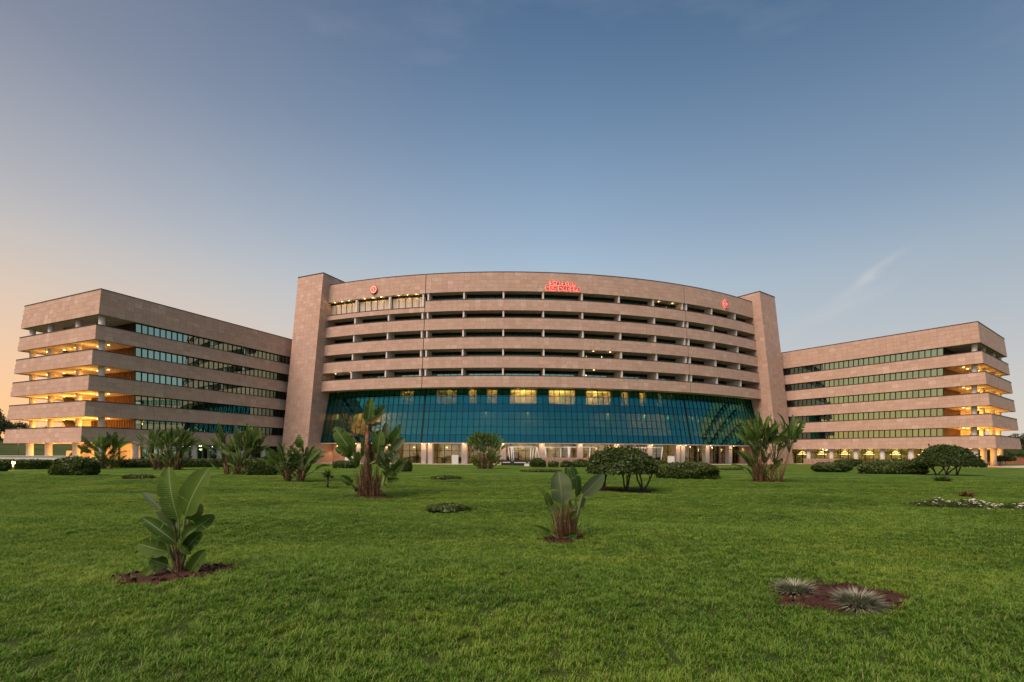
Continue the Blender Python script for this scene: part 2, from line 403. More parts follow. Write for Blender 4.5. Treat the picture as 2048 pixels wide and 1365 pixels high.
# ================================================================== SETTING
m = MB(); S = 6000
gx, gy = np.linspace(-72, 72, 241), np.linspace(-12, 52, 121)
for y in gy:
    for x in gx: m.v.append((x, y, gz(x, y)))
for j in range(120):
    for i in range(240): m.f.append((j*241+i, j*241+i+1, (j+1)*241+i+1, (j+1)*241+i)); m.t.append(0.)
m.face([(-S, -60, 0), (S, -60, 0), (S, -12, 0), (-S, -12, 0)]); m.face([(-S, 52, 0), (S, 52, 0), (S, S, 0), (-S, S, 0)])
m.face([(-S, -12, 0), (-72, -12, 0), (-72, 52, 0), (-S, 52, 0)]); m.face([(72, -12, 0), (S, -12, 0), (S, 52, 0), (72, 52, 0)])
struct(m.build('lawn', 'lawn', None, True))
R_, VC = 85.192, 4.0486
ZC = [z+EYE for z in (31.77, 28.34, 26.91, 24.93, 23.62, 21.64, 20.23, 18.21, 16.85, 14.86, 13.45, 11.53)]
def A(phi, off, z):
    a = rad(phi); r = R_+off; return W(r*math.sin(a), VC-r*math.cos(a), z)
def boff(z): return .10*(ZC[0]-z)
m = MB()                                         # paved strip along the foot of the curved front
ph = np.linspace(-31, 31, 60)
for a, b in zip(ph, ph[1:]): m.face([A(a, 5.2, .02), A(b, 5.2, .02), A(b, -9, .02), A(a, -9, .02)])
struct(m.build('path', 'paving'))
for s, nm in ((1, 'pavement'), (-1, 'pavement')):
    P = wing_fn(s); m = MB(); prism(m, P, [(-7, -WING_W-6), (-7, 1.4), (30, 1.4), (30, -WING_W-6)], -.05, .014 if s > 0 else .016)
    struct(m.build(nm, 'paving'))

# ================================================================== WINGS
T_WIN = 4.3
def build_wing(s, name, label):
    P = wing_fn(s); side = s
    root = thing(name, label, 'building', P(0, 0, 0), 0, 'wings of the hotel')
    LW = 38.0
    tend = lambda z: -BATTER*(WZ[0]-z)
    quads = []
    dvec = (P(1, 0, 0)-P(0, 0, 0)); nvec = (P(0, 1, 0)-P(0, 0, 0)); up = Vector((0, 0, 1))
    for k in range(6):
        zt, zb = WZ[2*k], WZ[2*k+1]; cb = .228
        m = MB(); th = .28          # parapet ring: front, end and back
        o = .035
        prof = [(zb, cb-o), (zt, -o)]
        def ring(z, n, t):          # outline corners going round: front far, front corner, back corner, back far
            return [(LW, n), (t, n), (t, -WING_W-n), (LW, -WING_W-n)]
        ob, ot = ring(zb, cb-o, tend(zb)+o), ring(zt, -o, tend(zt)+o)
        ib = [(LW, cb-o-th), (tend(zb)+o+th, cb-o-th), (tend(zb)+o+th, -WING_W-cb+o+th), (LW, -WING_W-cb+o+th)]
        it = [(LW, -o-th), (tend(zt)+o+th, -o-th), (tend(zt)+o+th, -WING_W+o+th), (LW, -WING_W+o+th)]
        for i in range(3):
            m.box8([P(*ob[i], zb), P(*ob[i+1], zb), P(*ib[i+1], zb), P(*ib[i], zb), P(*ot[i], zt), P(*ot[i+1], zt), P(*it[i+1], zt), P(*it[i], zt)])
        m.build('parapet', 'stone_back', root)
        m = MB()                    # dark coping along the top edge
        e = .05
        co = [(LW, e), (tend(zt)-e, e), (tend(zt)-e, -WING_W-e), (LW, -WING_W-e)]
        for i in range(3):
            m.box8([P(*co[i], zt+.005), P(*co[i+1], zt+.005), P(*it[i+1], zt+.005), P(*it[i], zt+.005), P(*co[i], zt+.10), P(*co[i+1], zt+.10), P(*it[i+1], zt+.10), P(*it[i], zt+.10)])
        m.build('coping', 'coping', root)
        m = MB(); g = .06           # floor slab / soffit
        prism(m, P, [(LW, cb-o-th-.01), (tend(zb)+th+o+.01, cb-o-th-.01), (tend(zb)+th+o+.01, -WING_W-cb+o+th+.01), (LW, -WING_W-cb+o+th+.01)], zb+g, zb+g+.35 if k else zb+g+2.9)
        m.build('floor_slab' if k else 'roof', 'soffit', root)
        # stone panels: rows and columns
        rows = 5 if k == 0 else 3; hgt = (zt-zb)/rows; j = .014
        for r in range(rows):
            z0, z1 = zb+r*hgt, zb+(r+1)*hgt; zm = (z0+z1)/2; f = (zt-zm)/(zt-zb); nn = cb*f
            upv = (P(0, cb*(zt-z1)/(zt-zb), z1)-P(0, cb*(zt-z0)/(zt-zb), z0)); nor = dvec.cross(upv).normalized()*(1 if side > 0 else -1)
            t = tend(zm)+.012
            while t < 33:
                w = 1.03 if t+1.03 < 33 else 33-t+.01
                quads.append((P(t+w/2, nn-.02, zm), dvec*(w-j), upv*((upv.length-j)/upv.length), nor)); t += 1.03
            # end face and back face
            upe = P(tend(z1), 0, z1)-P(tend(z0), 0, z0); ne_ = (-nvec).cross(upe).normalized()*(-1 if side > 0 else 1)
            n = nn; tot = WING_W+2*nn; cnt = 19; w = tot/cnt
            for i in range(cnt):
                quads.append((P(tend(zm)+.02, nn-w*(i+.5), zm), -nvec*(w-j), upe*((upe.length-j)/upe.length), ne_))
            t = tend(zm)
            while t < 12:
                quads.append((P(t+.515, -WING_W-nn+.02, zm), dvec*(1.03-j), upv-nvec*0, -nor)); t += 1.03
    pieces('stone_panel', 'stone', quads, root, .045, 300, 'stone_cladding')
    # window strips in the five gaps
    for k in range(5):
        z0, z1 = WZ[2*k+2]-.35, WZ[2*k+1]+.04
        zs, ze = WZ[2*k+2]+.02, WZ[2*k+1]-.10
        i = 0; t = T_WIN; fr = MB()
        while t < 32:
            w = .825
            piece('window_pane', 'wing_glass', P(t+w/2, -.34, (zs+ze)/2-.1), dvec*(w-.10), up*(ze-zs+.25), nvec*.03, root)
            fr.box(P(t, -.32, (zs+ze)/2-.1), dvec*.055, up*((ze-zs)/2+.30), nvec*.07)
            t += w; i += 1
        fr.box(P((T_WIN+LW)/2, -.322, ze+.09), dvec*((LW-T_WIN)/2), up*.09, nvec*.06)
        fr.box(P((T_WIN+LW)/2, -.322, zs-.16), dvec*((LW-T_WIN)/2), up*.10, nvec*.06)
        fr.build('window_frame', 'dark_frame', root)
    # dark core behind the window strips, one block per storey
    for k in range(5):
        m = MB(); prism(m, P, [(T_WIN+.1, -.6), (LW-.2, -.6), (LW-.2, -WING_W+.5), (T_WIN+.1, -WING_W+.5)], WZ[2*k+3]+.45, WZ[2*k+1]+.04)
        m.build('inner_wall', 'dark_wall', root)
        # slatted timber screen closing the terrace
        zb, zt = WZ[2*k+3]+.43, WZ[2*k+1]+.05
        m = MB()
        for i in range(26):
            m.box(P(T_WIN+.02, -.55-i*.40, (zb+zt)/2), dvec*.05, up*((zt-zb)/2), nvec*.07)
        m.build('timber_screen', 'wood' if k else 'unlit_wood', root)
        m = MB(); m.box(P(T_WIN+.0, -15.0, (zb+zt)/2), dvec*.06, up*((zt-zb)/2), nvec*3.9)
        m.build('terrace_wall', 'cream', root)
        # stair flight crossing the terrace
        m = MB(); a, b = (2.6, -10.2, zb+.1), (2.6, -13.6, zt-.1)
        pa, pb = P(*a), P(*b); ax = (pb-pa)*.5; m.box((pa+pb)/2, ax, dvec*.65, up*.16)
        m.build('stair_flight', 'steps', root)
        # round columns of the open end
        for (ct, cn) in ((.55, -.95), (.55, -6.4), (.55, -13.6), (.55, -18.7)):
            m = MB(); m.tube([P(ct, cn, WZ[2*k+3]+.40), P(ct, cn, WZ[2*k+1]+.06)], [.36, .36], 20)
            m.build('column', 'white_render', root, True)
        # downlights
        spots = [(2.2, -2.6), (2.2, -5.2), (1.4, -9.), (1.6, -12.5), (1.3, -16.4)]
        for (lt, ln) in spots:
            m = MB(); c = P(lt, ln, WZ[2*k+1]+.05); m.tube([c, c-up*.05], [.13, .12], 14)
            if k: 
                d = m.build('downlight', 'lamp_warm', root)
            else: m.build('downlight', 'white_render', root)
        if k:
            pw = (0, 42, 60, 110, 150)[k]
            for lt, ln in ((1.2, -5.0), (1.6, -11.), (1.5, -16.8)):
                lamp('downlight_glow', P(lt, ln, WZ[2*k+1]-1.15), pw*1.5, root, (1, .43, .075), .2)
    # ground floor
    zc = WZ[11]+.05
    for i in range(8):
        t = .4+4.19*i
        m = MB(); c = P(t, -.75, 0); m.tube([c, P(t, -.75, zc)], [.40, .40], 20); m.build('column', 'white_render', root, True)
    for cn in (-6.6, -13.8, -19.0):
        m = MB(); m.tube([P(.4, cn, 0), P(.4, cn, zc)], [.42, .42], 20); m.build('column', 'white_render', root, True)
    m = MB(); m.box(P(T_WIN+.5, -13., 1.0), dvec*.12, up*1.0, nvec*5.8); m.box(P(T_WIN+2., -9.6, zc/2), dvec*.1, up*(zc/2), nvec*7.0); m.build('terrace_wall', 'cream', root)
    m = MB(); pa, pb = P(3.6, -10.5, zc), P(3.6, -14.2, 1.3); m.box((pa+pb)/2, (pb-pa)*.5, dvec*.6, up*.14); m.build('stair_flight', 'steps', root)
    for lt, ln in ((2.6, -4.), (2.2, -10.5), (1.8, -16.5)):
        lamp('downlight_glow', P(lt, ln, zc-1.0), 200, root, (1, .47, .11), .2)
    # shop-front glazing set back behind the ground floor columns
    fr = MB(); t = T_WIN+2.2; i = 0
    while t < 31:
        piece('ground_pane', 'clear_glass' if side < 0 else 'balcony_glass', P(t+.7, -2.6, zc/2+.02), dvec*1.34, up*(zc-.1), nvec*.03, root)
        fr.box(P(t, -2.6, zc/2), dvec*.04, up*(zc/2), nvec*.06); t += 1.40
    fr.box(P(18.5, -2.6, zc-.65), dvec*13, up*.04, nvec*.05)
    fr.build('window_frame', 'dark_frame', root)
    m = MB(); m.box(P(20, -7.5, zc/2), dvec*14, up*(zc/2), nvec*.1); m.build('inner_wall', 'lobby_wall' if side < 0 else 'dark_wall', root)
    if side < 0:
        for t in (8, 12.2, 16.4, 20.6, 24.8, 28.6):
            m = MB()
            for q in range(3): c = P(t, -5, zc-.45-q*.30); m.tube([c, c-up*.07], [.30+.28*q, .30+.28*q], 16)
            m.build('chandelier', 'lamp_strip', root, True)
            lamp('chandelier_glow', P(t, -5, zc-.25), 22, root, (1, .74, .25), .2)
    return root, P
LWING, PL = build_wing(1, 'hotel_wing', 'long stone wing of the hotel on the left, sunset sky behind its open lit terraces')
RWING, PR = build_wing(-1, 'hotel_wing', 'long stone wing of the hotel on the right, window strips reflecting a pale yellow sky')

# ================================================================== TOWERS
UT, VT, TW_, ZT = -43.018, -71.272, 6.3, 33.552+EYE
def build_tower(s, label):
    d = (math.sin(TH)*s, math.cos(TH)); n = (math.cos(TH)*s, -math.sin(TH)); b = (UT*s, VT)
    P = lambda t, m, z: W(b[0]+d[0]*t+n[0]*m, b[1]+d[1]*t+n[1]*m, z)
    root = thing('stair_tower', label, 'tower', P(0, 0, 0), 0, 'towers beside the curved front')
    dv, nv, up = P(1, 0, 0)-P(0, 0, 0), P(0, 1, 0)-P(0, 0, 0), Vector((0, 0, 1))
    te = lambda z: -BATTER*(ZT-z); D = 13.
    m = MB(); o = .035
    m.box8([P(te(0)+o, -TW_+o, -.1), P(te(0)+o, -o, -.1), P(D, -o, -.1), P(D, -TW_+o, -.1), P(te(ZT)+o, -TW_+o, ZT), P(te(ZT)+o, -o, ZT), P(D, -o, ZT), P(D, -TW_+o, ZT)])
    m.build('core', 'stone_back', root)
    m = MB(); e = .06
    m.box8([P(-e, -TW_-e, ZT+.005), P(-e, e, ZT+.005), P(D+e, e, ZT+.005), P(D+e, -TW_-e, ZT+.005), P(-e, -TW_-e, ZT+.14), P(-e, e, ZT+.14), P(D+e, e, ZT+.14), P(D+e, -TW_-e, ZT+.14)])
    m.build('coping', 'coping', root)
    q = []; rows = 52; h = ZT/rows; j = .013
    for r in range(rows):
        z0, z1 = r*h, (r+1)*h; zm = (z0+z1)/2
        ue = P(te(z1), 0, z1)-P(te(z0), 0, z0); ne = (nv.cross(ue)).normalized()*s
        for i in range(7):
            w = TW_/7; q.append((P(te(zm)+.02, -TW_+w*(i+.5), zm), nv*(w-j), ue*((ue.length-j)/ue.length), ne))
        t = te(zm)
        while t < D-.2:
            w = min(1.0, D-t); q.append((P(t+w/2, -.018, zm), dv*(w-j), up*(h-j), nv))
            if t < 4: q.append((P(t+w/2, -TW_+.018, zm), dv*(w-j), up*(h-j), -nv))
            t += 1.0
    pieces('stone_panel', 'stone', q, root, .04, 300, 'stone_cladding')
    return root, P
LT, PLT = build_tower(1, 'tall sloping stone tower between the left wing and the curved front')
RT, PRT = build_tower(-1, 'tall sloping stone tower between the curved front and the right wing')

# ================================================================== CENTRAL BLOCK
CB = thing('hotel_main_block', 'curved stone front with balconies above a slanted teal glass wall', 'building', A(0, 0, 0))
UPV = Vector((0, 0, 1))
JA = 16.2; BAY = 2*JA/7
BAYS = [-29.9, -JA-2*BAY, -JA-BAY]+[-JA+BAY*i for i in range(8)]+[JA+BAY, JA+2*BAY, 29.9]
def sweep(m, prof, a0, a1, step=.9):
    n = max(2, int(abs(a1-a0)/step)+1); ph = np.linspace(a0, a1, n); k = len(prof); b = len(m.v)
    for a in ph: m.v += [tuple(A(a, o, z)) for o, z in prof]
    for i in range(n-1):
        for q in range(k):
            r = (q+1) % k; m.f.append((b+i*k+q, b+i*k+r, b+(i+1)*k+r, b+(i+1)*k+q)); m.t.append(0.)
    m.f.append(tuple(b+q for q in range(k))[::-1]); m.f.append(tuple(b+(n-1)*k+q for q in range(k))); m.t += [0., 0.]
def frame(a, off0, z0, off1, z1, da):    # piece frame on the cone between two levels, da degrees wide
    p0, p1 = A(a, off0, z0), A(a, off1, z1); ey = p1-p0
    ex = A(a+da/2, (off0+off1)/2, 0)-A(a-da/2, (off0+off1)/2, 0)
    return (p0+p1)/2, ex, ey, ex.cross(ey).normalized()
SEG = [(-30.6, -JA-.035), (-JA+.035, JA-.035), (JA+.035, 30.6)]
quads = []
for k in range(6):
    zt0, zb = ZC[2*k], ZC[2*k+1]
    for si, (a0, a1) in enumerate(SEG):
        zt = zb+.85 if (k == 1 and si == 0) else zt0
        ob, ot = boff(zb)-.035, boff(zt)-.035
        m = MB(); sweep(m, [(ob, zb), (ot, zt), (ot-.26, zt), (ob-.26, zb)], a0, a1); m.build('parapet', 'stone_back', CB)
        m = MB(); sweep(m, [(ot+.08, zt+.005), (ot+.08, zt+.10), (ot-.28, zt+.10), (ot-.28, zt+.005)], a0, a1); m.build('coping', 'coping', CB)
        rows = 5 if k == 0 else (3 if zt-zb > 1 else 1); h = (zt-zb)/rows; cnt = round((a1-a0)/.66); da = (a1-a0)/cnt
        for r in range(rows):
            z0, z1 = zb+r*h+.007, zb+(r+1)*h-.007
            for i in range(cnt):
                c_, ex, ey, nn = frame(a0+da*(i+.5), boff(z0)-.018, z0, boff(z1)-.018, z1, da*.987); quads.append((c_, ex, ey, nn))
    m = MB(); sweep(m, [(boff(zb)-.31, zb+.06), (boff(zb)-.31, zb+.42), (-8, zb+.42), (-8, zb+.06)], -30.6, 30.6)
    m.build('floor_slab', 'soffit', CB)
pieces('stone_panel', 'stone', quads, CB, .04, 300, 'stone_cladding')
m = MB(); sweep(m, [(-.4, ZC[0]-.5), (-.4, ZC[0]-.25), (-18, ZC[0]-.25), (-18, ZC[0]-.5)], -30.6, 30.6, 3); m.build('roof', 'roof', CB)
m = MB(); sweep(m, [(-17.6, 0), (-17.6, ZC[0]), (-18, ZC[0]), (-18, 0)], -30.6, 30.6, 3); m.build('rear_wall', 'stone', CB)
GO = -1.6
# balcony storeys
for k in range(5):
    zs, ze = ZC[2*k+3]+.42, ZC[2*k+1]+.06            # floor and soffit of this storey
    fr = MB()
    for bi, (b0, b1) in enumerate(zip(BAYS, BAYS[1:])):
        lit = (k == 0 and bi < 3)
        n = 5; w = (b1-b0-.30)/n
        for i in range(n):
            a = b0+.15+w*(i+.5)
            g = GO if not lit else -.5
            c_, ex, ey, nn = frame(a, g, zs, g, ze, w*.93)
            piece('balcony_pane', 'curtain_fabric' if lit else 'balcony_glass', c_, ex, ey*.97, nn*.03, CB)
            c_, ex, ey, nn = frame(a-w/2, g+.02, zs, g+.02, ze, .05); fr.box(c_, ex*.5, ey*.5, nn*.05)
        c_, ex, ey, nn = frame((b0+b1)/2, g+.03, ze-.42, g+.03, ze, b1-b0-.2)
        fr.box(c_, ex*.5, ey*.5, nn*.05)
    fr.build('window_frame', 'dark_frame', CB)
    zl = ZC[2*k+2]                                    # fins run from the floor to the soffit, following the sloping front
    fins = [b for b in BAYS[1:-1] if abs(abs(b)-JA) > .1]+[-JA-.32, -JA+.32, JA-.32, JA+.32]
    for b in fins:
        fo0, fo1 = boff(zs)-.34, boff(ze)-.12
        m = MB(); hw = .13
        pa = [(GO+.03 if not (k == 0 and b < -JA) else -.48, zs+.01), (fo0, zs+.01), (fo1, ze-.01), (GO+.03 if not (k == 0 and b < -JA) else -.48, ze-.01)]
        sweep(m, pa, b-math.degrees(hw/R_), b+math.degrees(hw/R_)); m.build('balcony_divider', 'white_render', CB)
# lit lamps in balcony soffits
def soffit_lamp(a, off, z, e, r=.10):
    c = A(a, off, z); m = MB(); m.tube([c, c-UPV*.06], [r, r*.9], 12); m.build('downlight', 'lamp_warm', CB, True)
    if e: lamp('downlight_glow', c-UPV*.25, e, CB, (1, .60, .24), .1)
for b0, b1 in zip(BAYS[:3], BAYS[1:4]):
    for f in (.25, .5, .75): soffit_lamp(b0+(b1-b0)*f, .12, ZC[1]+.04, 9)
for bi, k, fs in ((0, 4, (.35, .85)), (7, 3, (.3, .75)), (7, 4, (.3,)), (9, 0, (.25, .7))):
    for f in fs: soffit_lamp(BAYS[bi]+BAY*f, boff(ZC[2*k+1])-1.0, ZC[2*k+1]+.05, 2., .08)
# slanted glass wall
ZG0, ZG1 = 2.05+EYE, 11.50+EYE
goff = lambda z: 2.15-(z-ZG0)*.237
rows = 7; rh = (ZG1-ZG0)/rows; da = BAY/7
cq, sq = [], []; fr = MB()
a = -JA-da*21
na = 0
angs = []
while a < 30.2:
    if a+da > -30.4: angs.append(a)
    a += da
for a in angs:
    for r in range(rows):
        z0, z1 = ZG0+r*rh+.03, ZG0+(r+1)*rh-.03
        q = frame(a+da/2, goff(z0), z0, goff(z1), z1, da*.945)
        (sq if r in (0, 4) else cq).append(q)
    q = frame(a, goff(ZG0)+.035, ZG0, goff(ZG1)+.035, ZG1, .055 if abs(abs(a)-JA) > .05 else .20)
    fr.box(q[0], q[1]*.5, q[2]*.5, q[3]*.05)
m2 = fr
for r in range(rows+1):
    z = ZG0+r*rh
    sweep(fr, [(goff(z)+.03, z-.035), (goff(z)+.03, z+.035), (goff(z)-.08, z+.035), (goff(z)-.08, z-.035)], -30.4, 30.4)
fr.build('mullion_grid', 'dark_frame', CB)
pieces('glass_pane', 'curtain_glass', cq, CB, .025, 200, 'glass_wall')
pieces('spandrel_pane', 'spandrel_glass', sq, CB, .025, 100, 'spandrel_wall')
m = MB(); sweep(m, [(goff(ZG0)+.1, ZG0-.14), (goff(ZG0)+.1, ZG0-.04), (-9, ZG0-.04), (-9, ZG0-.14)], -30.4, 30.4); m.build('soffit', 'soffit', CB)
# inside the glass wall: two storeys
zm = ZG0+4.5*rh
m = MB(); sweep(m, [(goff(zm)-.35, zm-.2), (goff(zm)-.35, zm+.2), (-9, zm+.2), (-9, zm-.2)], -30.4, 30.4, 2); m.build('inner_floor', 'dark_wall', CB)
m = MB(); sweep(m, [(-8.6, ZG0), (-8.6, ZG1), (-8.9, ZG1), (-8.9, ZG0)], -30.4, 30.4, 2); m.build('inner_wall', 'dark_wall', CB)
m = MB(); sweep(m, [(-3.6, ZG0), (-3.6, zm-.25), (-3.8, zm-.25), (-3.8, ZG0)], -30.4, 30.4, 2); m.build('hall_wall', 'cream', CB)
up0, up1 = zm+.22, ZG1+.0
def room(a0, a1, e, strips, depth=-3.4):
    off = goff((up0+up1)/2)-.9
    m = MB()
    for aa in (a0, a1):
        m.box8([A(aa-.05, off, up0), A(aa+.05, off, up0), A(aa+.05, depth, up0), A(aa-.05, depth, up0), A(aa-.05, off, up1), A(aa+.05, off, up1), A(aa+.05, depth, up1), A(aa-.05, depth, up1)])
    sweep(m, [(depth, up0), (depth, up1), (depth-.1, up1), (depth-.1, up0)], a0, a1)
    sweep(m, [(off, up1-.10), (off, up1-.02), (depth, up1-.02), (depth, up1-.10)], a0, a1)
    m.build('lit_room', 'cream', CB)
    for q in range(strips):
        o = off-.4-q*.9; m = MB(); sweep(m, [(o, up1-.22), (o, up1-.16), (o-.10, up1-.16), (o-.10, up1-.22)], a0+.2, a1-.2); m.build('strip_light', 'lamp_strip', CB)
    if not strips:
        for f in (.2, .45, .7, .9):
            c = A(a0+(a1-a0)*f, off-.5-.8*random.random(), up1-.2); m = MB(); m.tube([c, c-UPV*.1], [.09, .08], 10); m.build('downlight', 'lamp_warm', CB, True)
    lamp('room_glow', A((a0+a1)/2, (off+depth)/2, up1-.6), e*(2.3 if strips else 1.3), CB, (1, .66, .26), .2)
pier = MB()
open_ = []
for i, (b0, b1) in enumerate(zip(BAYS, BAYS[1:])):
    L = b1-b0
    rs = {1: [], 2: [(.25, .65, 14, 0)], 3: [(.25, .80, 30, 0)], 4: [(.10, .32, 26, 0), (.58, .85, 34, 0)], 5: [(.17, .86, 130, 3)], 6: [(.16, .86, 130, 3)], 7: [(.14, .84, 110, 2)], 8: [(.12, .36, 26, 0), (.66, .88, 24, 0)], 9: [(.2, .78, 26, 0)], 11: [(.55, .75, 18, 0)], 12: [(.2, .75, 40, 0)]}.get(i, [])
    x = 0.
    for f0, f1, e, stp in rs:
        open_.append((b0+L*x, b0+L*f0)); room(b0+L*f0, b0+L*f1, e, stp); x = f1
    open_.append((b0+L*x, b1))
for a0, a1 in open_:
    off = goff((up0+up1)/2)-.75
    if a1-a0 > .1: sweep(pier, [(off, up0), (off, up1), (off-.2, up1), (off-.2, up0)], a0, a1)
pier.build('inner_pier', 'dark_wall', CB)
for a, e in ((-29, 90), (-26.5, 110), (-23.5, 70), (-9, 14), (-4, 18), (6, 16), (11, 40), (14.5, 50), (18.5, 80), (22, 120), (25.5, 150), (28.5, 110)):
    c = A(a, -1.2, zm-.7); m = MB(); m.tube([c, c-UPV*.12], [.12, .1], 12); m.build('hall_lamp', 'lamp_warm', CB, True)
    lamp('hall_glow', c-UPV*.4, e*3.5*(1 if abs(a) > 20 else .5), CB, (1, .60, .22), .2)
# ground floor: columns, glazing, lit interior
zc = ZG0-.14
gcols = [b for b in BAYS[1:-1] if abs(abs(b)-JA) > .1]+[-JA-.42, -JA+.42, JA-.42, JA+.42]
for b in gcols:
    hw = .52 if abs(abs(b)-JA) > 1 else .44
    m = MB(); dd = math.degrees(hw/R_); sweep(m, [(-.65, .02), (-.65, zc), (-1.5, zc), (-1.5, .02)], b-dd, b+dd); m.build('column', 'white_render', CB)
    c = A(b, .05, zc-.02); m = MB(); m.tube([c, c-UPV*.05], [.10, .09], 12); m.build('downlight', 'lamp_warm', CB, True)
    lamp('downlight_glow', c-UPV*.22, 11, CB, (1, .60, .36), .08)
fr = MB()
for bi, (b0, b1) in enumerate(zip(BAYS, BAYS[1:])):
    if bi in (0,): continue
    n = 5; w = (b1-b0)/n
    for i in range(n):
        c_, ex, ey, nn = frame(b0+w*(i+.5), -2.6, .05, -2.6, zc, w*.97); piece('ground_pane', 'clear_glass', c_, ex, ey, nn*.03, CB)
        c_, ex, ey, nn = frame(b0+w*i, -2.58, .03, -2.58, zc, .05); fr.box(c_, ex*.5, ey*.5, nn*.05)
for z in (1.1, 2.35): sweep(fr, [(-2.56, z-.03), (-2.56, z+.03), (-2.64, z+.03), (-2.64, z-.03)], BAYS[1], 29.9)
fr.build('window_frame', 'dark_frame', CB)
m = MB(); sweep(m, [(-7.5, .02), (-7.5, zc), (-7.8, zc), (-7.8, .02)], -30.4, 30.4, 2); m.build('inner_wall', 'cream', CB)
for i, (b0, b1) in enumerate(zip(BAYS, BAYS[1:])):
    if i == 0: continue
    e = (0, 30, 40, 60, 70, 80, 70, 70, 60, 60, 55, 26, 26)[i]
    c = A((b0+b1)/2+random.uniform(-1, 1), -5, zc-.5); m = MB(); m.tube([c, c-UPV*.15], [.22, .16], 14); m.build('ceiling_lamp', 'lamp_warm', CB, True)
    lamp('ceiling_glow', c-UPV*.35, e, CB, (1, .66, .26), .2)
    # furniture-like dark partitions inside
    for q in range(2):
        aa = b0+(b1-b0)*random.uniform(.15, .85); m = MB(); h = random.uniform(1., 2.2)
        c_, ex, ey, nn = frame(aa, -5.5, .05, -5.5, h, random.uniform(.4, 1.1)); m.box(c_, ex*.5, ey*.5, nn*.3); m.build('partition', 'wood', CB)
m = MB(); sweep(m, [(-.9, .02), (-.9, zc), (-1.3, zc), (-1.3, .02)], -30.2, BAYS[1]+.6); m.build('end_wall', 'stone', CB)
m = MB(); sweep(m, [(-.9, .02), (-.9, zc), (-1.3, zc), (-1.3, .02)], BAYS[-2]+2.6, 30.2); m.build('end_wall', 'stone', CB)
for a in (-28.9, -27.3): 
    c = A(a, -.62, zc-.06); lamp('wall_washer', c, 150, CB, (1, .55, .2), .05, 95, (0, 0, -1))
lamp('wall_washer', A(28.6, -.6, zc-.06), 40, CB, (1, .55, .2), .05, 95, (0, 0, -1))

# ================================================================== SIGNS
def text_mesh(ch, size, extrude, offset=0.):
    cu = bpy.data.curves.new('glyph', 'FONT'); cu.body = ch; cu.size = size; cu.extrude = extrude; cu.offset = offset; cu.resolution_u = 3
    o = bpy.data.objects.new('glyph', cu); COL.objects.link(o)
    dg = bpy.context.evaluated_depsgraph_get(); dg.update()
    me = bpy.data.meshes.new_from_object(o.evaluated_get(dg)); bpy.data.objects.remove(o); bpy.data.curves.remove(cu)
    return me
def facade_matrix(a, off, z):
    p = A(a, off, z); ex = (A(a+.1, off, z)-A(a-.1, off, z)).normalized(); ez = Vector((0, 0, 1)); ny = ex.cross(ez)
    up = (A(a, boff(z+1), z+1)-A(a, boff(z), z)).normalized(); ny = ex.cross(up)
    return Matrix(((ex.x, up.x, ny.x, p.x), (ex.y, up.y, ny.y, p.y), (ex.z, up.z, ny.z, p.z), (0, 0, 0, 1)))
def sign_child(name, me, mat, parent, M, dx, dy, dz, sx=1., sy=1.):
    me.materials.clear(); o = link(name, me, mat, parent, False)
    o.matrix_basis = Matrix.Translation((dx, dy, dz)) @ Matrix.Diagonal((sx, sy, 1, 1)); return o
def sign_root(name, label, cat, M, group=None):
    o = bpy.data.objects.new(name, None); COL.objects.link(o); o.matrix_basis = M; return tag(o, label, cat, group)
M = facade_matrix(0, boff(ZC[1]+.2)+.12, ZC[1]+.12)
S_ = sign_root('lettering_sign', 'glowing red two-line lettering on the top band of the curved front', 'sign', M)
def line_of(txt, size, y, width):
    glyphs = []; x = 0
    for ch in txt:
        if ch == ' ': x += size*.30; continue
        me = text_mesh(ch, size, .05, .012); xs = [v.co.x for v in me.vertices]
        glyphs.append((ch, x-min(xs))); x += max(xs)-min(xs)+size*.07; bpy.data.meshes.remove(me)
    k = width/x
    for ch, gx in glyphs:
        g = text_mesh(ch, size, .03, .075)
        sign_child('letter_glow', g, 'sign_glow', S_, M, gx*k-width/2, y, .0, k, 1.)
        g = text_mesh(ch, size, .05, .012)
        sign_child('letter', g, 'sign_red', S_, M, gx*k-width/2, y, .10, k, 1.)
line_of('Club Des Pins', 1.08, .16, 6.1)
line_of('Sheraton', 1.08, 1.06, 4.5)
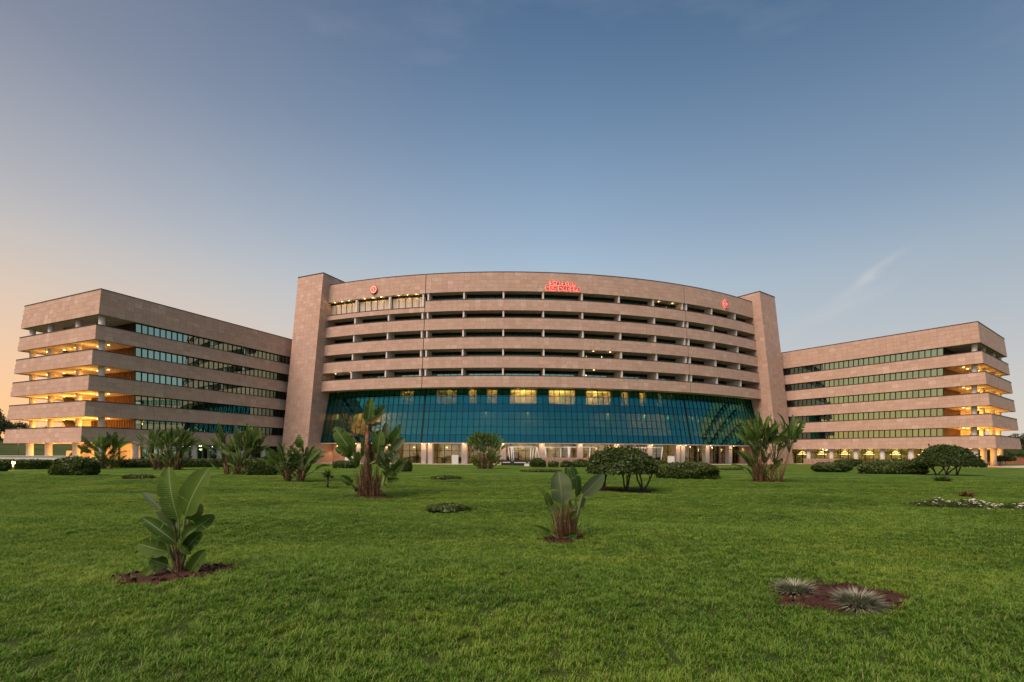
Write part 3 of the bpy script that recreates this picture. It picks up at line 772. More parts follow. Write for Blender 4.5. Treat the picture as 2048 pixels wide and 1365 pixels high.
def emblem(a, label, glow_face):
    M = facade_matrix(a, boff(30.5)+.12, ZC[1]+1.35)
    e = sign_root('emblem_sign', label, 'sign', M @ Matrix.Scale(.76, 4), 'round emblems on the top band')
    def disc(r0, r1, z, name, mat, n=40, sc_=1.12):
        m = MB(); d = .06
        for i in range(n):
            a0, a1 = 2*PI*i/n, 2*PI*(i+1)/n
            q = [Vector((math.cos(t_)*r, math.sin(t_)*r*sc_, zz)) for zz in (z, z+d) for t_, r in ((a0, r0), (a0, r1), (a1, r1), (a1, r0))]
            m.box8(q)
        o = link(name, m.mesh(name), mat, e, False); return o
    disc(.0, .93, .0, 'glow_disc', 'sign_glow' if glow_face else 'sign_red')
    disc(.60, .80, .08, 'wreath_ring', 'sign_red' if glow_face else 'sign_glow')
    g = text_mesh('S', 1.25, .04, .03); xs = [v.co.x for v in g.vertices]; ys = [v.co.y for v in g.vertices]
    sign_child('letter', g, 'sign_red' if glow_face else 'sign_glow', e, M, -(max(xs)+min(xs))/2, -(max(ys)+min(ys))/2, .09)
    m = MB()
    for s in (-1, 1):
        for i in range(5):
            t_ = -PI/2+s*(.2+.5*i); c_ = Vector((math.cos(t_)*.86, math.sin(t_)*.96, .1)); ax = Vector((-math.sin(t_), math.cos(t_), 0))*.16*s; ay = Vector((math.cos(t_), math.sin(t_), 0))*.06
            m.face([c_-ax, c_+ay, c_+ax, c_-ay])
    m.box((0, -1.12, .08), Vector((.10, 0, 0)), Vector((0, .14, 0)), Vector((0, 0, .03)))
    link('laurel', m.mesh('laurel'), 'sign_red', e, False)
emblem(-22.9, 'dark red round emblem with a pale letter, above the lit top balconies on the left', False)
emblem(23.3, 'glowing pink ring emblem with a dark letter at the right end of the top band', True)

# ================================================================== TERRACE THINGS
def pergola(label, posts, y_top, Y, braces):
    xs = [p[0] for p in posts]; b = at_depth(sum(xs)/len(xs), 925, Y); b.z = 0
    r = thing('pergola', label, 'pergola', b, 0, 'white pergola frames on the terrace')
    zt = at_depth(xs[0], y_top, Y).z; pts = []
    for i, (xt, xb, dy) in enumerate(posts):
        pt = at_depth(xt, y_top, Y+dy); pt.z = zt; pb = at_depth(xb, 925, Y+dy); pb.z = .02
        m = MB(); m.tube([pb, pt], [.075, .075], 10); m.build('post', 'white_paint', r, True); pts.append(pt)
    for i, j in braces:
        m = MB(); m.tube([pts[i], pts[j]], [.07, .07], 8); m.build('beam', 'white_paint', r, True)
pergola('white pergola with leaning posts over the black sofas', [(1016.5, 1021, 0), (1022, 1025, -1.5), (1025.5, 1028.5, -1.5), (1062, 1060, 0), (1067, 1064, 2.), (1073, 1070.5, -1.5), (1075, 1079, 2)], 895, 78.5, [(0, 3), (1, 5), (2, 4), (0, 1), (3, 5), (4, 6)])
pergola('long white pergola behind the rubble wall', [(1090, 1094, 0), (1121.5, 1121.5, 2), (1136.5, 1138, -1.5), (1140, 1137.5, -1.5), (1180, 1178, 0), (1193.5, 1192, 2)], 895, 80, [(0, 1), (1, 2), (2, 3), (3, 4), (4, 5)])
pergola('white pergola between the umbrella tree and the right notice board', [(1265, 1262, 0), (1281, 1280, 1), (1284, 1285, -1.), (1290, 1289, -1.), (1325, 1321, 0)], 896, 79, [(0, 1), (1, 2), (2, 3), (3, 4)])
def sofa(px, py, w, label):
    b = ground_at(px, py); r = thing('sofa', label, 'sofa', b, 0, 'black terrace sofas')
    def part(n, c, s, mat='black_rattan'):
        m = MB(); m.box(b+Vector(c), Vector((s[0], 0, 0)), Vector((0, s[1], 0)), Vector((0, 0, s[2]))); m.build(n, mat, r)
    part('seat', (0, 0, .22), (w/2, .38, .18)); part('backrest', (0, .34, .55), (w/2, .08, .28))
    for s in (-1, 1): part('armrest', (s*(w/2+.09), 0, .34), (.09, .40, .30))
    part('cushion', (0, -.03, .46), (w/2-.05, .33, .05), 'white_paint')
sofa(1013, 931, 1.3, 'black sofa at the left end of the row under the pergola')
sofa(1040, 931.5, 1.9, 'black sofa in the middle of the row under the pergola')
sofa(1066, 931, 1.7, 'black sofa at the right end of the row beside the rubble wall')
def board(px, py, w, h, label):
    b = ground_at(px, py); r = thing('notice_board', label, 'board', b, 0, 'white notice boards')
    m = MB(); m.box(b+Vector((0, 0, h/2+.08)), Vector((w/2, 0, 0)), Vector((0, .04, 0)), Vector((0, 0, h/2))); m.build('panel', 'white_paint', r)
    for s in (-1, 1):
        m = MB(); m.box(b+Vector((s*w*.4, 0, .04)), Vector((.04, 0, 0)), Vector((0, .2, 0)), Vector((0, 0, .04))); m.build('foot', 'grey_metal', r)
board(910, 930.5, 1.05, 1.5, 'white notice board before the columns left of the middle palm clump')
board(1342, 931.5, 1.1, 1.45, 'white notice board to the right of the umbrella tree')
def chair(px, py, label):
    b = ground_at(px, py); r = thing('garden_chair', label, 'chair', b, 0, 'white garden chairs')
    def part(n, c, s):
        m = MB(); m.box(b+Vector(c), Vector((s[0], 0, 0)), Vector((0, s[1], 0)), Vector((0, 0, s[2]))); m.build(n, 'white_paint', r)
    part('seat', (0, 0, .45), (.28, .27, .03)); part('backrest', (0, .27, .9), (.28, .025, .42))
    for sx in (-1, 1):
        for sy in (-1, 1): part('leg', (sx*.25, sy*.24, .21), (.025, .025, .21))
chair(692, 929.3, 'white chair beside the orange wall, the left one of two')
chair(702, 929.3, 'white chair beside the orange wall, the right one of two')
m = MB(); b = ground_at(1054, 933); m.box(b+Vector((0, 0, .2)), Vector((.38, 0, 0)), Vector((0, .25, 0)), Vector((0, 0, .19)))
o = m.build('planter_box', 'white_paint'); tag(o, 'small white box planter in front of the black sofas', 'planter')
def rubble(pa, pb, h, th, label, name='stone_wall'):
    m = MB(); d = (pb-pa); n = max(2, int(d.length/.45)); u = d.normalized(); v = Vector((-u.y, u.x, 0)); hh = h/3
    for r in range(3):
        for i in range(n):
            s0 = d.length/n; c = pa+u*s0*(i+.5+.25*(r % 2))+Vector((0, 0, hh*(r+.5))); jw = random.uniform(.40, .48)
            m.box(c+v*random.uniform(-.03, .03), u*s0*jw, v*th*.5, Vector((0, 0, hh*random.uniform(.44, .49))), random.random())
    o = m.build(name, 'rubble_stone'); return tag(o, label, 'wall', 'low rubble walls')
a, b = at_depth(1080, 928, 77.5), at_depth(1190, 928, 77.5); a.z = b.z = 0
rubble(a, b, 1.25, .5, 'low pink rubble wall below the long white pergola')
rubble(PR(25.2, 2.2, 0), PR(16.5, 2.2, 0), 1.15, .5, 'low pink rubble wall at the foot of the right wing')
rubble(PL(25.0, 2.0, 0), PL(30.5, 2.0, 0), .8, .5, 'low pink rubble wall where the left wing meets its tower')

# ================================================================== VEGETATION
def leaf_cloud(P, N, size, asp=.55, jit=.8):
    n = len(P); rnd = np.random
    N = N+rnd.normal(0, jit, (n, 3)); N /= np.linalg.norm(N, axis=1)[:, None]+1e-9
    T = np.cross(N, rnd.normal(0, 1, (n, 3))); T /= np.linalg.norm(T, axis=1)[:, None]+1e-9
    B = np.cross(N, T); s = size*rnd.uniform(.6, 1.35, (n, 1))
    v = np.stack([P-T*s, P+B*s*asp+N*s*.12, P+T*s, P-B*s*asp+N*s*.12], 1).reshape(-1, 3)
    f = np.arange(n*4).reshape(-1, 4)
    return v, f
def cloud_obj(name, v, f, mat, parent, smooth=False):
    me = bpy.data.meshes.new(name); me.vertices.add(len(v)); me.vertices.foreach_set('co', v.astype(np.float32).ravel())
    me.loops.add(f.size); me.loops.foreach_set('vertex_index', f.astype(np.int32).ravel())
    me.polygons.add(len(f)); me.polygons.foreach_set('loop_start', np.arange(0, f.size, f.shape[1], dtype=np.int32))
    me.update(calc_edges=True)
    at = me.attributes.new('tint', 'FLOAT', 'FACE'); at.data.foreach_set('value', np.random.rand(len(f)).astype(np.float32)**1.2*.999)
    return link(name, me, mat, parent, False)
def lumps(D, k, seed, amp):
    r = np.random.RandomState(seed); out = np.ones(len(D))
    for _ in range(k):
        c = r.normal(0, 1, 3); c /= np.linalg.norm(c); out += amp*np.exp(-((D-c)**2).sum(1)/(2*.22**2))*r.uniform(-.9, 1)
    return out
def sphere_dirs(n, zmin=-1.):
    z = np.random.uniform(zmin, 1, n); a = np.random.uniform(0, 2*PI, n); r = np.sqrt(1-z*z)
    return np.stack([r*np.cos(a), r*np.sin(a), z], 1)
def superq(D, rx, ry, rz, p):
    q = np.abs(D); e = (q**p).sum(1)**(1/p); return D/e[:, None]*np.array([rx, ry, rz])
def core_mesh(rx, ry, rz, zc, p, seed, sc_=.86, zflat=None):
    bm = bmesh.new(); bmesh.ops.create_icosphere(bm, subdivisions=3, radius=1)
    D = np.array([v.co[:] for v in bm.verts]); Q = superq(D, rx, ry, rz, p)*lumps(D, 14, seed, .10)[:, None]*sc_
    for v, q in zip(bm.verts, Q):
        z = q[2]
        if zflat is not None: z = max(z, zflat)
        v.co = (q[0], q[1], z+zc)
    me = bpy.data.meshes.new('twigs'); bm.to_mesh(me); bm.free(); return me
def sprouts(Q, D, n, h):            # stray shoots standing out of the clipped outline
    k = 26+n//160; idx = np.random.randint(0, len(Q), k); ex, ed = [Q], [D]
    for i in idx:
        if D[i, 2] < -.1: continue
        m_ = 10; t_ = np.random.rand(m_, 1); dv = D[i]+np.array([0, 0, .6])+np.random.normal(0, .25, 3); dv /= np.linalg.norm(dv)
        ex.append(Q[i]+dv*t_*h*np.random.uniform(.05, .15)+np.random.normal(0, .012*h, (m_, 3))); ed.append(np.tile(D[i], (m_, 1)))
    return np.vstack(ex), np.vstack(ed)
def hedge(name, label, loc, w, d, h, n, leaf=.06, mat='shrub_leaf', group=None, p=3., seed=1, cat='bush', rz=0):
    np.random.seed(seed)
    r = thing(name, label, cat, loc, rz, group)
    D = sphere_dirs(n, -.75); L = lumps(D, 60, seed, .17)
    rr = (1.02-np.abs(np.random.normal(0, .075, n)))+.05*(np.random.rand(n) < .06)
    Q = superq(D, w*.46, d*.46, h*.53, p)*(L*rr)[:, None]; Q[:, 2] += h*.45
    Q, D = sprouts(Q, D, n, h)
    k = Q[:, 2] > .02; Q, D2 = Q[k], D[k]
    v, f = leaf_cloud(Q, D2+np.array([0, 0, .25]), leaf*1.25)
    stuff(cloud_obj('foliage', v, f, mat, r))
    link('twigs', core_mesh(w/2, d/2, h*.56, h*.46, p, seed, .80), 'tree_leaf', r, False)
    return r
def branch_mb(m, a, b, r0, r1, bend=.1, n=5, seed=0):
    rg = random.Random(seed); a, b = Vector(a), Vector(b); pts = []; L = (b-a).length
    off = Vector((rg.uniform(-1, 1), rg.uniform(-1, 1), rg.uniform(-.3, .3)))*L*bend
    for i in range(n+1):
        t = i/n; pts.append(a.lerp(b, t)+off*math.sin(PI*t)+Vector((rg.uniform(-1, 1), rg.uniform(-1, 1), 0))*L*.015)
    m.tube(pts, [r0+(r1-r0)*i/n for i in range(n+1)], 8); return pts
def umbrella_tree(label, loc, w, d, h, crown_h, stems, n, seed, group='umbrella-shaped trees', leaf=.06, mat='tree_leaf', peak=0.):
    np.random.seed(seed); rg = random.Random(seed)
    r = thing('umbrella_tree', label, 'tree', loc, 0, group)
    zc = h-crown_h
    D = sphere_dirs(n, -.35); L = lumps(D, 70, seed, .11)
    rr = (1.02-np.abs(np.random.normal(0, .09, n)))+.06*(np.random.rand(n) < .06)
    Q = superq(D, w/2, d/2, crown_h, 2.0)*(L*rr)[:, None]; low = Q[:, 2] < 0
    Q[low, 2] *= .55; Q[:, 2] += zc
    Q, D = sprouts(Q, D, n, h*.7)
    # leaves on the underside and inside too
    ni = n//4; a = np.random.uniform(0, 2*PI, ni); q = np.sqrt(np.random.rand(ni))*.93
    U = np.stack([np.cos(a)*q*w/2, np.sin(a)*q*d/2, zc+np.random.normal(0, .05, ni)-.05*crown_h], 1)
    Pn = np.vstack([Q, U]); Nn = np.vstack([D+[0, 0, .3], np.tile([0, 0, -1.], (ni, 1))])
    v, f = leaf_cloud(Pn, Nn, leaf*1.5); stuff(cloud_obj('crown', v, f, mat, r))
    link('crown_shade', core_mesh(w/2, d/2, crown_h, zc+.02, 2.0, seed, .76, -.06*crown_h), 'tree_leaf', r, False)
    for i, (sx, sy, arms) in enumerate(stems):
        m = MB()
        for q in range(arms):
            tx = sx+rg.uniform(-.5, .5)*w*.22*(1.3 if arms > 1 else .5)+(q-(arms-1)/2)*w*.10; ty = sy+rg.uniform(-.2, .2)*d
            pts = branch_mb(m, (sx+rg.uniform(-.05, .05), sy+rg.uniform(-.05, .05), -.03), (tx, ty, zc+.05), h*.024, h*.014, .10, 6, seed*10+i*5+q)
            for k in range(2): branch_mb(m, pts[4-k], (tx+rg.uniform(-.3, .3)*w*.4, ty+rg.uniform(-.2, .2)*d, zc+crown_h*.3), h*.012, h*.006, .08, 4, seed*100+i*9+q*3+k)
        m2 = m.mesh('trunk', True); link('trunk', m2, 'bark', r, False)
    return r
def big_leaf(base, tip, width, nrm, arch, fold, tears, rg):
    base, tip = Vector(base), Vector(tip); ax = tip-base; L = ax.length; T0 = ax.normalized()
    N = Vector(nrm); N = (N-T0*N.dot(T0)).normalized(); n = 14
    verts, faces, uvs = [], [], []
    cols = (-1, -.55, 0, .55, 1); rows = []
    ph = rg.uniform(0, 6)
    def row(i, shift=(0, 0), droop=(0, 0)):
        v = i/n; c = base+ax*v+N*(arch*L*(4*v*(1-v))*.5)-N*(arch*L*v*v*.6)
        T = (ax+N*(arch*L*(2-4*v)*1.0)-N*(arch*L*1.2*v)).normalized(); S = T.cross(N).normalized(); NN = S.cross(T)
        w = width/2*(min(1, v/.16)**.6)*(1-max(0, (v-.45)/.55)**2.1)**.75+.002
        out = []
        for k, u in enumerate(cols):
            sd = 0 if u < 0 else 1; a = abs(u)
            p = c+S*(u*w*math.cos(fold*a))+NN*(a*w*math.sin(fold*a*.9))+NN*(math.sin(v*17+ph+u)*w*.05*a)
            p += T*(a*w*.22)
            if a: p += T*(shift[sd]*L*a)-Vector((0, 0, 1))*(droop[sd]*L*a)
            verts.append(tuple(p)); uvs.append(((u+1)/2, v)); out.append(len(verts)-1)
        return out
    prev = row(0)
    for i in range(1, n+1):
        tl = rg.random() < tears and 2 < i < n; tr = rg.random() < tears and 2 < i < n
        g = rg.uniform(.012, .035); dr = rg.uniform(0, .03)
        cur = row(i, (-g if tl else 0, -g if tr else 0), (dr if tl else 0, dr if tr else 0))
        for k in range(4): faces.append((prev[k], prev[k+1], cur[k+1], cur[k]))
        prev = row(i, (g if tl else 0, g if tr else 0)) if (tl or tr) else cur
        if tl or tr: prev[2] = cur[2]; 
        if (tl or tr) and not tl: prev[0], prev[1] = cur[0], cur[1]
        if (tl or tr) and not tr: prev[3], prev[4] = cur[3], cur[4]
    me = bpy.data.meshes.new('leaf'); me.from_pydata(verts, [], faces); me.polygons.foreach_set('use_smooth', [True]*len(faces))
    ul = me.uv_layers.new(name='UVMap'); idx = np.zeros(len(me.loops), dtype=np.int32); me.loops.foreach_get('vertex_index', idx)
    ul.data.foreach_set('uv', np.array(uvs, dtype=np.float32)[idx].ravel())
    return me
def add_leaf(root, foot, base, tip, width, nrm, rg, arch=.12, fold=.35, tears=.25, mat='banana_leaf', stalk=True, pr=.018):
    lf = link('leaf', big_leaf(base, tip, width, nrm, arch, fold, tears, rg), mat, root, False)
    if stalk:
        m = MB(); f, b, t = Vector(foot), Vector(base), Vector(tip)
        mid = f.lerp(b, .5)+Vector((0, 0, (b-f).length*.06)); N = Vector(nrm); T0 = (t-b).normalized(); N = (N-T0*N.dot(T0)).normalized()
        q = b+(t-b)*.45+N*(arch*(t-b).length*.5*.99-arch*(t-b).length*.12)-N*.012
        m.tube([f, mid, b-N*.006, q], [pr*1.5, pr*1.1, pr*.8, pr*.35], 7)
        link('stalk', m.mesh('stalk', True), 'petiole', lf, False)
    return lf
def sheaths(root, spots, h, rg, n, spread, name='dry_sheaths', mat='dry_sheath', wd=.05):
    m = MB()
    for _ in range(n):
        sx, sy = rg.choice(spots); a = rg.uniform(0, 2*PI); r = rg.uniform(.2, 1)*spread; hh = h*rg.uniform(.25, 1.25)
        b = Vector((sx+math.cos(a)*r*.35, sy+math.sin(a)*r*.35, -.02)); t = Vector((sx+math.cos(a)*r, sy+math.sin(a)*r, hh)); w = wd*rg.uniform(.5, 1.1)
        mid = b.lerp(t, .5)+Vector((math.cos(a), math.sin(a), 0))*(-.06*hh)
        s = Vector((-math.sin(a+rg.uniform(-.6, .6)), math.cos(a), 0))*w; o = Vector((math.cos(a), math.sin(a), 0))*w*.35
        m.face([b-s, b+s, mid+s*1.1, mid+o*.2, mid-s*1.1]); m.face([mid-s*1.1, mid+o, mid+s*1.1, t+s*.25, t-s*.25])
        m.face([mid-s*1.1, t-s*.25, t+s*.25, mid+s*1.1, mid-o])
    return stuff(link(name, m.mesh(name), mat, root, False))
PLANT = 'bird_of_paradise_plant'
def clump(label, loc, H, spread, nst, nl, seed, blade=.9, trunk=.45, cat='plant', dry=.0, lean=.4, fan_deg=50):
    rg = random.Random(seed); r = thing(PLANT, label, cat, loc, 0, 'broad-leaved palm-like clumps')
    spots = []
    for s in range(nst):
        a = rg.uniform(0, 2*PI); q = spread*.42*math.sqrt(rg.random()); sx, sy = math.cos(a)*q, math.sin(a)*q*.7; spots.append((sx, sy))
        hs = H*trunk*(rg.uniform(.25, 1.0) if s else 1.0); lx = sx+sx*.5; top = Vector((lx, sy*1.3, hs))
        if hs > .25:
            m = MB(); m.tube([(sx, sy, -.05), ((sx+lx)/2+rg.uniform(-.04, .04), sy*1.1, hs*.5), top], [.085, .07, .045], 9); link('stem', m.mesh('stem', True), 'dry_sheath', r, False)
        k = max(5, int(nl*1.9)//nst); fan = rg.uniform(-.6, .6)
        for i in range(k):
            f = (i+.5)/k*2-1; an = f*rad(fan_deg)+rg.uniform(-.15, .15); L = blade*rg.uniform(.75, 1.1)*(1-.15*abs(f)); pl = (H-hs-L*.75)*rg.uniform(.55, 1.)*(1-.35*abs(f)); pl = max(pl, .12*H)
            dirh = Vector((math.cos(fan), math.sin(fan), 0)); T = (dirh*math.sin(an)+Vector((0, 0, 1))*math.cos(an)+Vector((rg.uniform(-.15, .15), rg.uniform(-.25, .25), 0))).normalized()
            b = top+T*pl; T2 = (T+dirh*math.sin(an)*lean*.6+Vector((0, 0, -.25*abs(math.sin(an))))).normalized(); tip = b+T2*L
            side = T2.cross(Vector((0, 0, 1))); nr = side.cross(T2) if side.length > .1 else Vector((0, -1, 0))
            nr = Matrix.Rotation(rg.uniform(-1.1, 1.1), 3, T2) @ (nr.normalized()*.7+Vector((0, -.8, .2)))
            mat = 'banana_leaf_dry' if rg.random() < dry else ('banana_leaf_pale' if rg.random() < .22 else 'banana_leaf')
            add_leaf(r, top, b, tip, L*rg.uniform(.29, .39), nr, rg, rg.uniform(.05, .2), rg.uniform(.2, .7), rg.uniform(.1, .4), mat, True, .022)
    for i in range(int(nl*.45)):      # younger leaves low around the foot of the clump
        sx, sy = rg.choice(spots); a = rg.uniform(0, 2*PI); e = rg.uniform(.55, 1.3); hd = Vector((math.cos(a), math.sin(a)*.8, 0)); T = hd*math.cos(e)+Vector((0, 0, math.sin(e)))
        f0 = Vector((sx, sy, .02)); L = blade*rg.uniform(.55, .9); b = f0+T*H*rg.uniform(.12, .34); tip = b+(T+hd*.25).normalized()*L; nr = Matrix.Rotation(rg.uniform(-.9, .9), 3, T) @ Vector((0, -1, .3))
        add_leaf(r, f0, b, tip, L*rg.uniform(.28, .38), nr, rg, rg.uniform(.08, .25), rg.uniform(.2, .6), rg.uniform(.1, .35), 'banana_leaf', True, .018)
    sheaths(r, spots, H*.38, rg, 190, spread*.26, wd=.02)
    return r

def image_plant(label, px, py, leaves, H, sheath, seed, crowns=((0, 0),), tears=.15):
    # leaves: (foot, blade base, blade tip, width, turn, lean-depth, material) in photograph pixels from the plant's foot
    loc = ground_at(px, py); k = loc.y/FPX; rg = random.Random(seed)
    r = thing(PLANT, label, 'plant', loc, 0, 'broad-leaved palm-like clumps')
    for (fx, fy), (bx, by), (tx, ty), w, turn, dep, mat in leaves:
        f = Vector((fx*k, 0, -fy*k)); b = Vector((bx*k, dep*.4*k, -by*k)); t = Vector((tx*k, dep*k, -ty*k)); T = (t-b).normalized()
        nr = Matrix.Rotation(turn, 3, T) @ Vector((0, -1, .15))
        add_leaf(r, f, b, t, w*k*1.24, nr, rg, rg.uniform(.06, .22), rg.uniform(.2, .6), tears, {'g': 'banana_leaf', 'p': 'banana_leaf_pale', 'd': 'banana_leaf_dry'}[mat], True, 2.6*k)
    n, h, sp, wd = sheath; sheaths(r, [(x*k, y*k) for x, y in crowns], h*k, rg, n, sp*k, wd=wd*k)
    return r
F0 = (0, 0)
q = .2198; z0 = (720, 1130)
def Z(x, y): return ((x-z0[0])*q, (y-z0[1])*q)
image_plant('young broad-leaved plant in the red soil bed at the left front', 358, 1150, [
    (F0, Z(705, 640), Z(578, 145), 36, .15, 8, 'g'), (F0, Z(780, 600), Z(985, 155), 44, -.1, -6, 'g'), (F0, Z(665, 700), Z(380, 368), 24, 1.0, 6, 'p'),
    (F0, Z(735, 855), Z(420, 590), 24, .5, -14, 'g'), (F0, Z(640, 920), Z(385, 835), 28, .2, -14, 'g'), (F0, Z(590, 830), Z(445, 745), 20, .3, 12, 'g'),
    (F0, Z(770, 770), Z(995, 600), 26, .3, 12, 'g'), (F0, Z(800, 890), Z(945, 742), 24, .2, -10, 'g'), (F0, Z(780, 830), Z(915, 690), 22, -.6, -18, 'g'),
    (F0, Z(830, 1110), Z(988, 895), 24, .1, -10, 'g'), (F0, Z(640, 1040), Z(500, 975), 24, .2, -14, 'g'), (F0, Z(560, 1040), Z(452, 1165), 20, .1, -24, 'g'),
    (F0, Z(690, 640), Z(515, 388), 26, .3, 18, 'g'), (F0, Z(790, 640), Z(850, 480), 26, .5, 16, 'g'), (F0, Z(690, 760), Z(600, 560), 20, -.6, 14, 'p'), (F0, Z(740, 800), Z(860, 930), 16, .3, -16, 'g')],
    200, (60, 70, 24, 1.3), 11)
q = .1538; z0 = (770, 1175)
image_plant('plant with upright grey-green paddle leaves and rusty stalks in the middle of the lawn', 1118, 1080, [
    (F0, Z(805, 715), Z(765, 285), 38, .05, -4, 'p'), (Z(960, 1100), Z(1000, 625), Z(948, 195), 24, .9, 4, 'g'), (Z(960, 1100), Z(900, 560), Z(885, 230), 22, .5, 16, 'g'),
    (Z(960, 1100), Z(1070, 600), Z(1345, 325), 24, .2, 0, 'p'), (F0, Z(680, 770), Z(430, 440), 16, 1.0, -3, 'g'), (F0, Z(690, 740), Z(600, 560), 14, -.6, 5, 'g'), (Z(860, 1100), Z(840, 920), Z(985, 790), 11, .4, -14, 'g'),
    (F0, Z(650, 1095), Z(445, 985), 12, .1, -16, 'g'), (F0, Z(825, 1135), Z(985, 1075), 13, .2, -24, 'g'), (Z(960, 1100), Z(1040, 760), Z(1110, 620), 10, .6, 8, 'p')],
    150, (230, 62, 30, 1.1), 12, ((2, 0), (14, 3), (24, 0)), .05)
q = .1685; z0 = (590, 1270)
TR = Z(575, 420); C1, C2, C3 = Z(440, 900), Z(680, 850), Z(800, 950)
image_plant('tallest broad-leaved clump with a bare brown stem, left of the middle of the lawn', 739, 994, [
    (TR, Z(575, 390), Z(612, 98), 18, .2, -5, 'g'), (TR, Z(625, 300), Z(760, 178), 13, .5, 8, 'g'), (TR, Z(600, 340), Z(520, 180), 12, .8, 14, 'g'), (TR, Z(590, 400), Z(755, 295), 9, .3, -10, 'd'), (TR, Z(600, 410), Z(690, 300), 7, .9, 0, 'd'), (TR, Z(570, 400), Z(520, 300), 8, .5, -8, 'g'), (TR, Z(610, 420), Z(715, 395), 6, .2, 6, 'g'),
    (C1, Z(400, 760), Z(180, 440), 24, .1, -6, 'g'), (C1, Z(380, 740), Z(240, 500), 26, .4, 8, 'g'), (C1, Z(400, 690), Z(140, 550), 16, .7, 14, 'g'), (C1, Z(350, 790), Z(210, 690), 16, .3, -12, 'g'), (C1, Z(480, 800), Z(478, 555), 12, 1.1, 12, 'g'), (C1, Z(340, 800), Z(395, 660), 14, .6, -18, 'g'),
    (C2, Z(680, 770), Z(590, 440), 16, 1.1, -4, 'p'), (C2, Z(690, 770), Z(735, 490), 20, .1, -10, 'g'), (C2, Z(720, 700), Z(785, 378), 16, .5, 8, 'p'), (C2, Z(770, 640), Z(950, 405), 16, .6, 16, 'g'), (C2, Z(640, 650), Z(680, 470), 14, .4, 24, 'g'), (C2, Z(830, 740), Z(1000, 570), 18, .2, -4, 'p'), (C2, Z(850, 700), Z(890, 530), 18, .5, 20, 'g'),
    (C3, Z(830, 850), Z(950, 740), 20, .2, -16, 'p'), (C3, Z(800, 900), Z(740, 740), 16, .6, -22, 'g'), (C3, Z(840, 930), Z(990, 850), 14, .4, 4, 'g'), (C3, Z(850, 1020), Z(1000, 870), 16, .2, -12, 'g'), (C3, Z(820, 1080), Z(965, 1055), 12, .2, -24, 'g'), (Z(440, 1200), Z(400, 1120), Z(285, 1025), 14, .2, -20, 'g'), (C3, Z(720, 900), Z(770, 730), 14, .3, -24, 'p'), (C2, Z(590, 900), Z(575, 730), 9, 1.2, -26, 'p'), (C1, Z(450, 880), Z(500, 740), 12, .4, -22, 'g'), (C3, Z(780, 1000), Z(900, 960), 14, .5, -30, 'g'), (C3, Z(760, 1120), Z(850, 1180), 12, .3, -30, 'g')],
    196, (230, 58, 22, 1.1), 13, ((-13, 0), (-8, 3), (2, -2), (9, 2), (15, 5), (-17, 4)))
big = bpy.data.objects[PLANT+'.002']
m = MB(); k_ = ground_at(739, 994).y/FPX
m.tube([(-2*k_, 0, -.05), (-6*k_, 0, 70*k_), (-3*k_, 0, 143*k_)], [.16, .13, .07], 10); link('stem', m.mesh('stem', True), 'dry_sheath', big, False)
sh = random.Random(5); m = MB()
for i in range(46):
    zz = sh.uniform(.1, 2.7); a = sh.uniform(0, 2*PI); c = Vector((-5*k_+math.cos(a)*.13, math.sin(a)*.13, zz)); t_ = c+Vector((math.cos(a)*.10, math.sin(a)*.10, sh.uniform(.2, .4))); s = Vector((-math.sin(a), math.cos(a), 0))*.05
    m.face([c-s, c+s, t_+s*.3, t_-s*.3])
stuff(link('dry_sheaths', m.mesh('dry_sheaths'), 'dry_sheath', big, False))
clump('slim palm-like clump at the corner of the left wing beside the clipped bush', ground_at(208, 938), 3.9, 2.2, 3, 20, 21, 1.5, .42)
clump('dense dark palm-like clump in front of the left wing, second from the left', ground_at(338, 940), 4.3, 3.1, 9, 64, 29, 1.25, .52)
clump('bright green palm-like clump with upright leaves, left of the clipped hedge', ground_at(470, 949), 3.9, 2.7, 6, 36, 23, 1.4, .40, lean=.3)
clump('bushy palm-like clump with one lone tall leaf in front of the left tower', ground_at(590, 964), 2.4, 2.0, 5, 26, 24, 1.1, .30)
clump('dark palm-like clump before the columns, between the notice board and the sofas', ground_at(976, 938), 4.4, 2.6, 8, 60, 28, 1.15, .56, lean=.25, fan_deg=42)
clump('tall yellowing palm-like clump in front of the right tower', ground_at(1522, 964), 4.3, 2.9, 7, 40, 37, 1.3, .46, dry=.08, lean=.25, fan_deg=40)
lt = bpy.data.objects[PLANT+'.006']; rg = random.Random(3); zz = 1.45
m = MB(); m.tube([(.2, 0, 0), (.22, 0, 1.0), (.28, 0, 2.0)], [.05, .045, .03], 8); link('stem', m.mesh('stem', True), 'dry_sheath', lt, False)
for tx, tz, w in ((.28, 2.85, .42), (.10, 2.55, .3), (.5, 2.5, .3)): add_leaf(lt, (.28, 0, 1.95), (.28, 0, 2.05), (tx, -.1, tz), w, (0, -1, .1), rg, .08, .3, .4)
# small fan palm
r = thing('fan_palm', 'tiny fan palm on a thin trunk to the left of the tallest clump', 'plant', ground_at(655, 975)); m = MB(); m.tube([(0, 0, -.03), (.02, 0, .3), (0, 0, .55)], [.07, .055, .06], 8); link('trunk', m.mesh('trunk', True), 'bark', r, False)
rg = random.Random(4); m = MB()
for i in range(70):
    a = rg.uniform(0, 2*PI); e = rg.uniform(-.5, 1.4); d = Vector((math.cos(a)*math.cos(e), math.sin(a)*math.cos(e), math.sin(e))); L = rg.uniform(.32, .5); s = d.orthogonal().normalized()*.018; b = Vector((0, 0, .56)); m.face([b-s, b+d*L*.5-s*1.3, b+d*L-Vector((0, 0, .05)), b+d*L*.5+s*1.3, b+s], rg.random())
stuff(link('fronds', m.mesh('fronds'), 'tree_leaf', r, False))
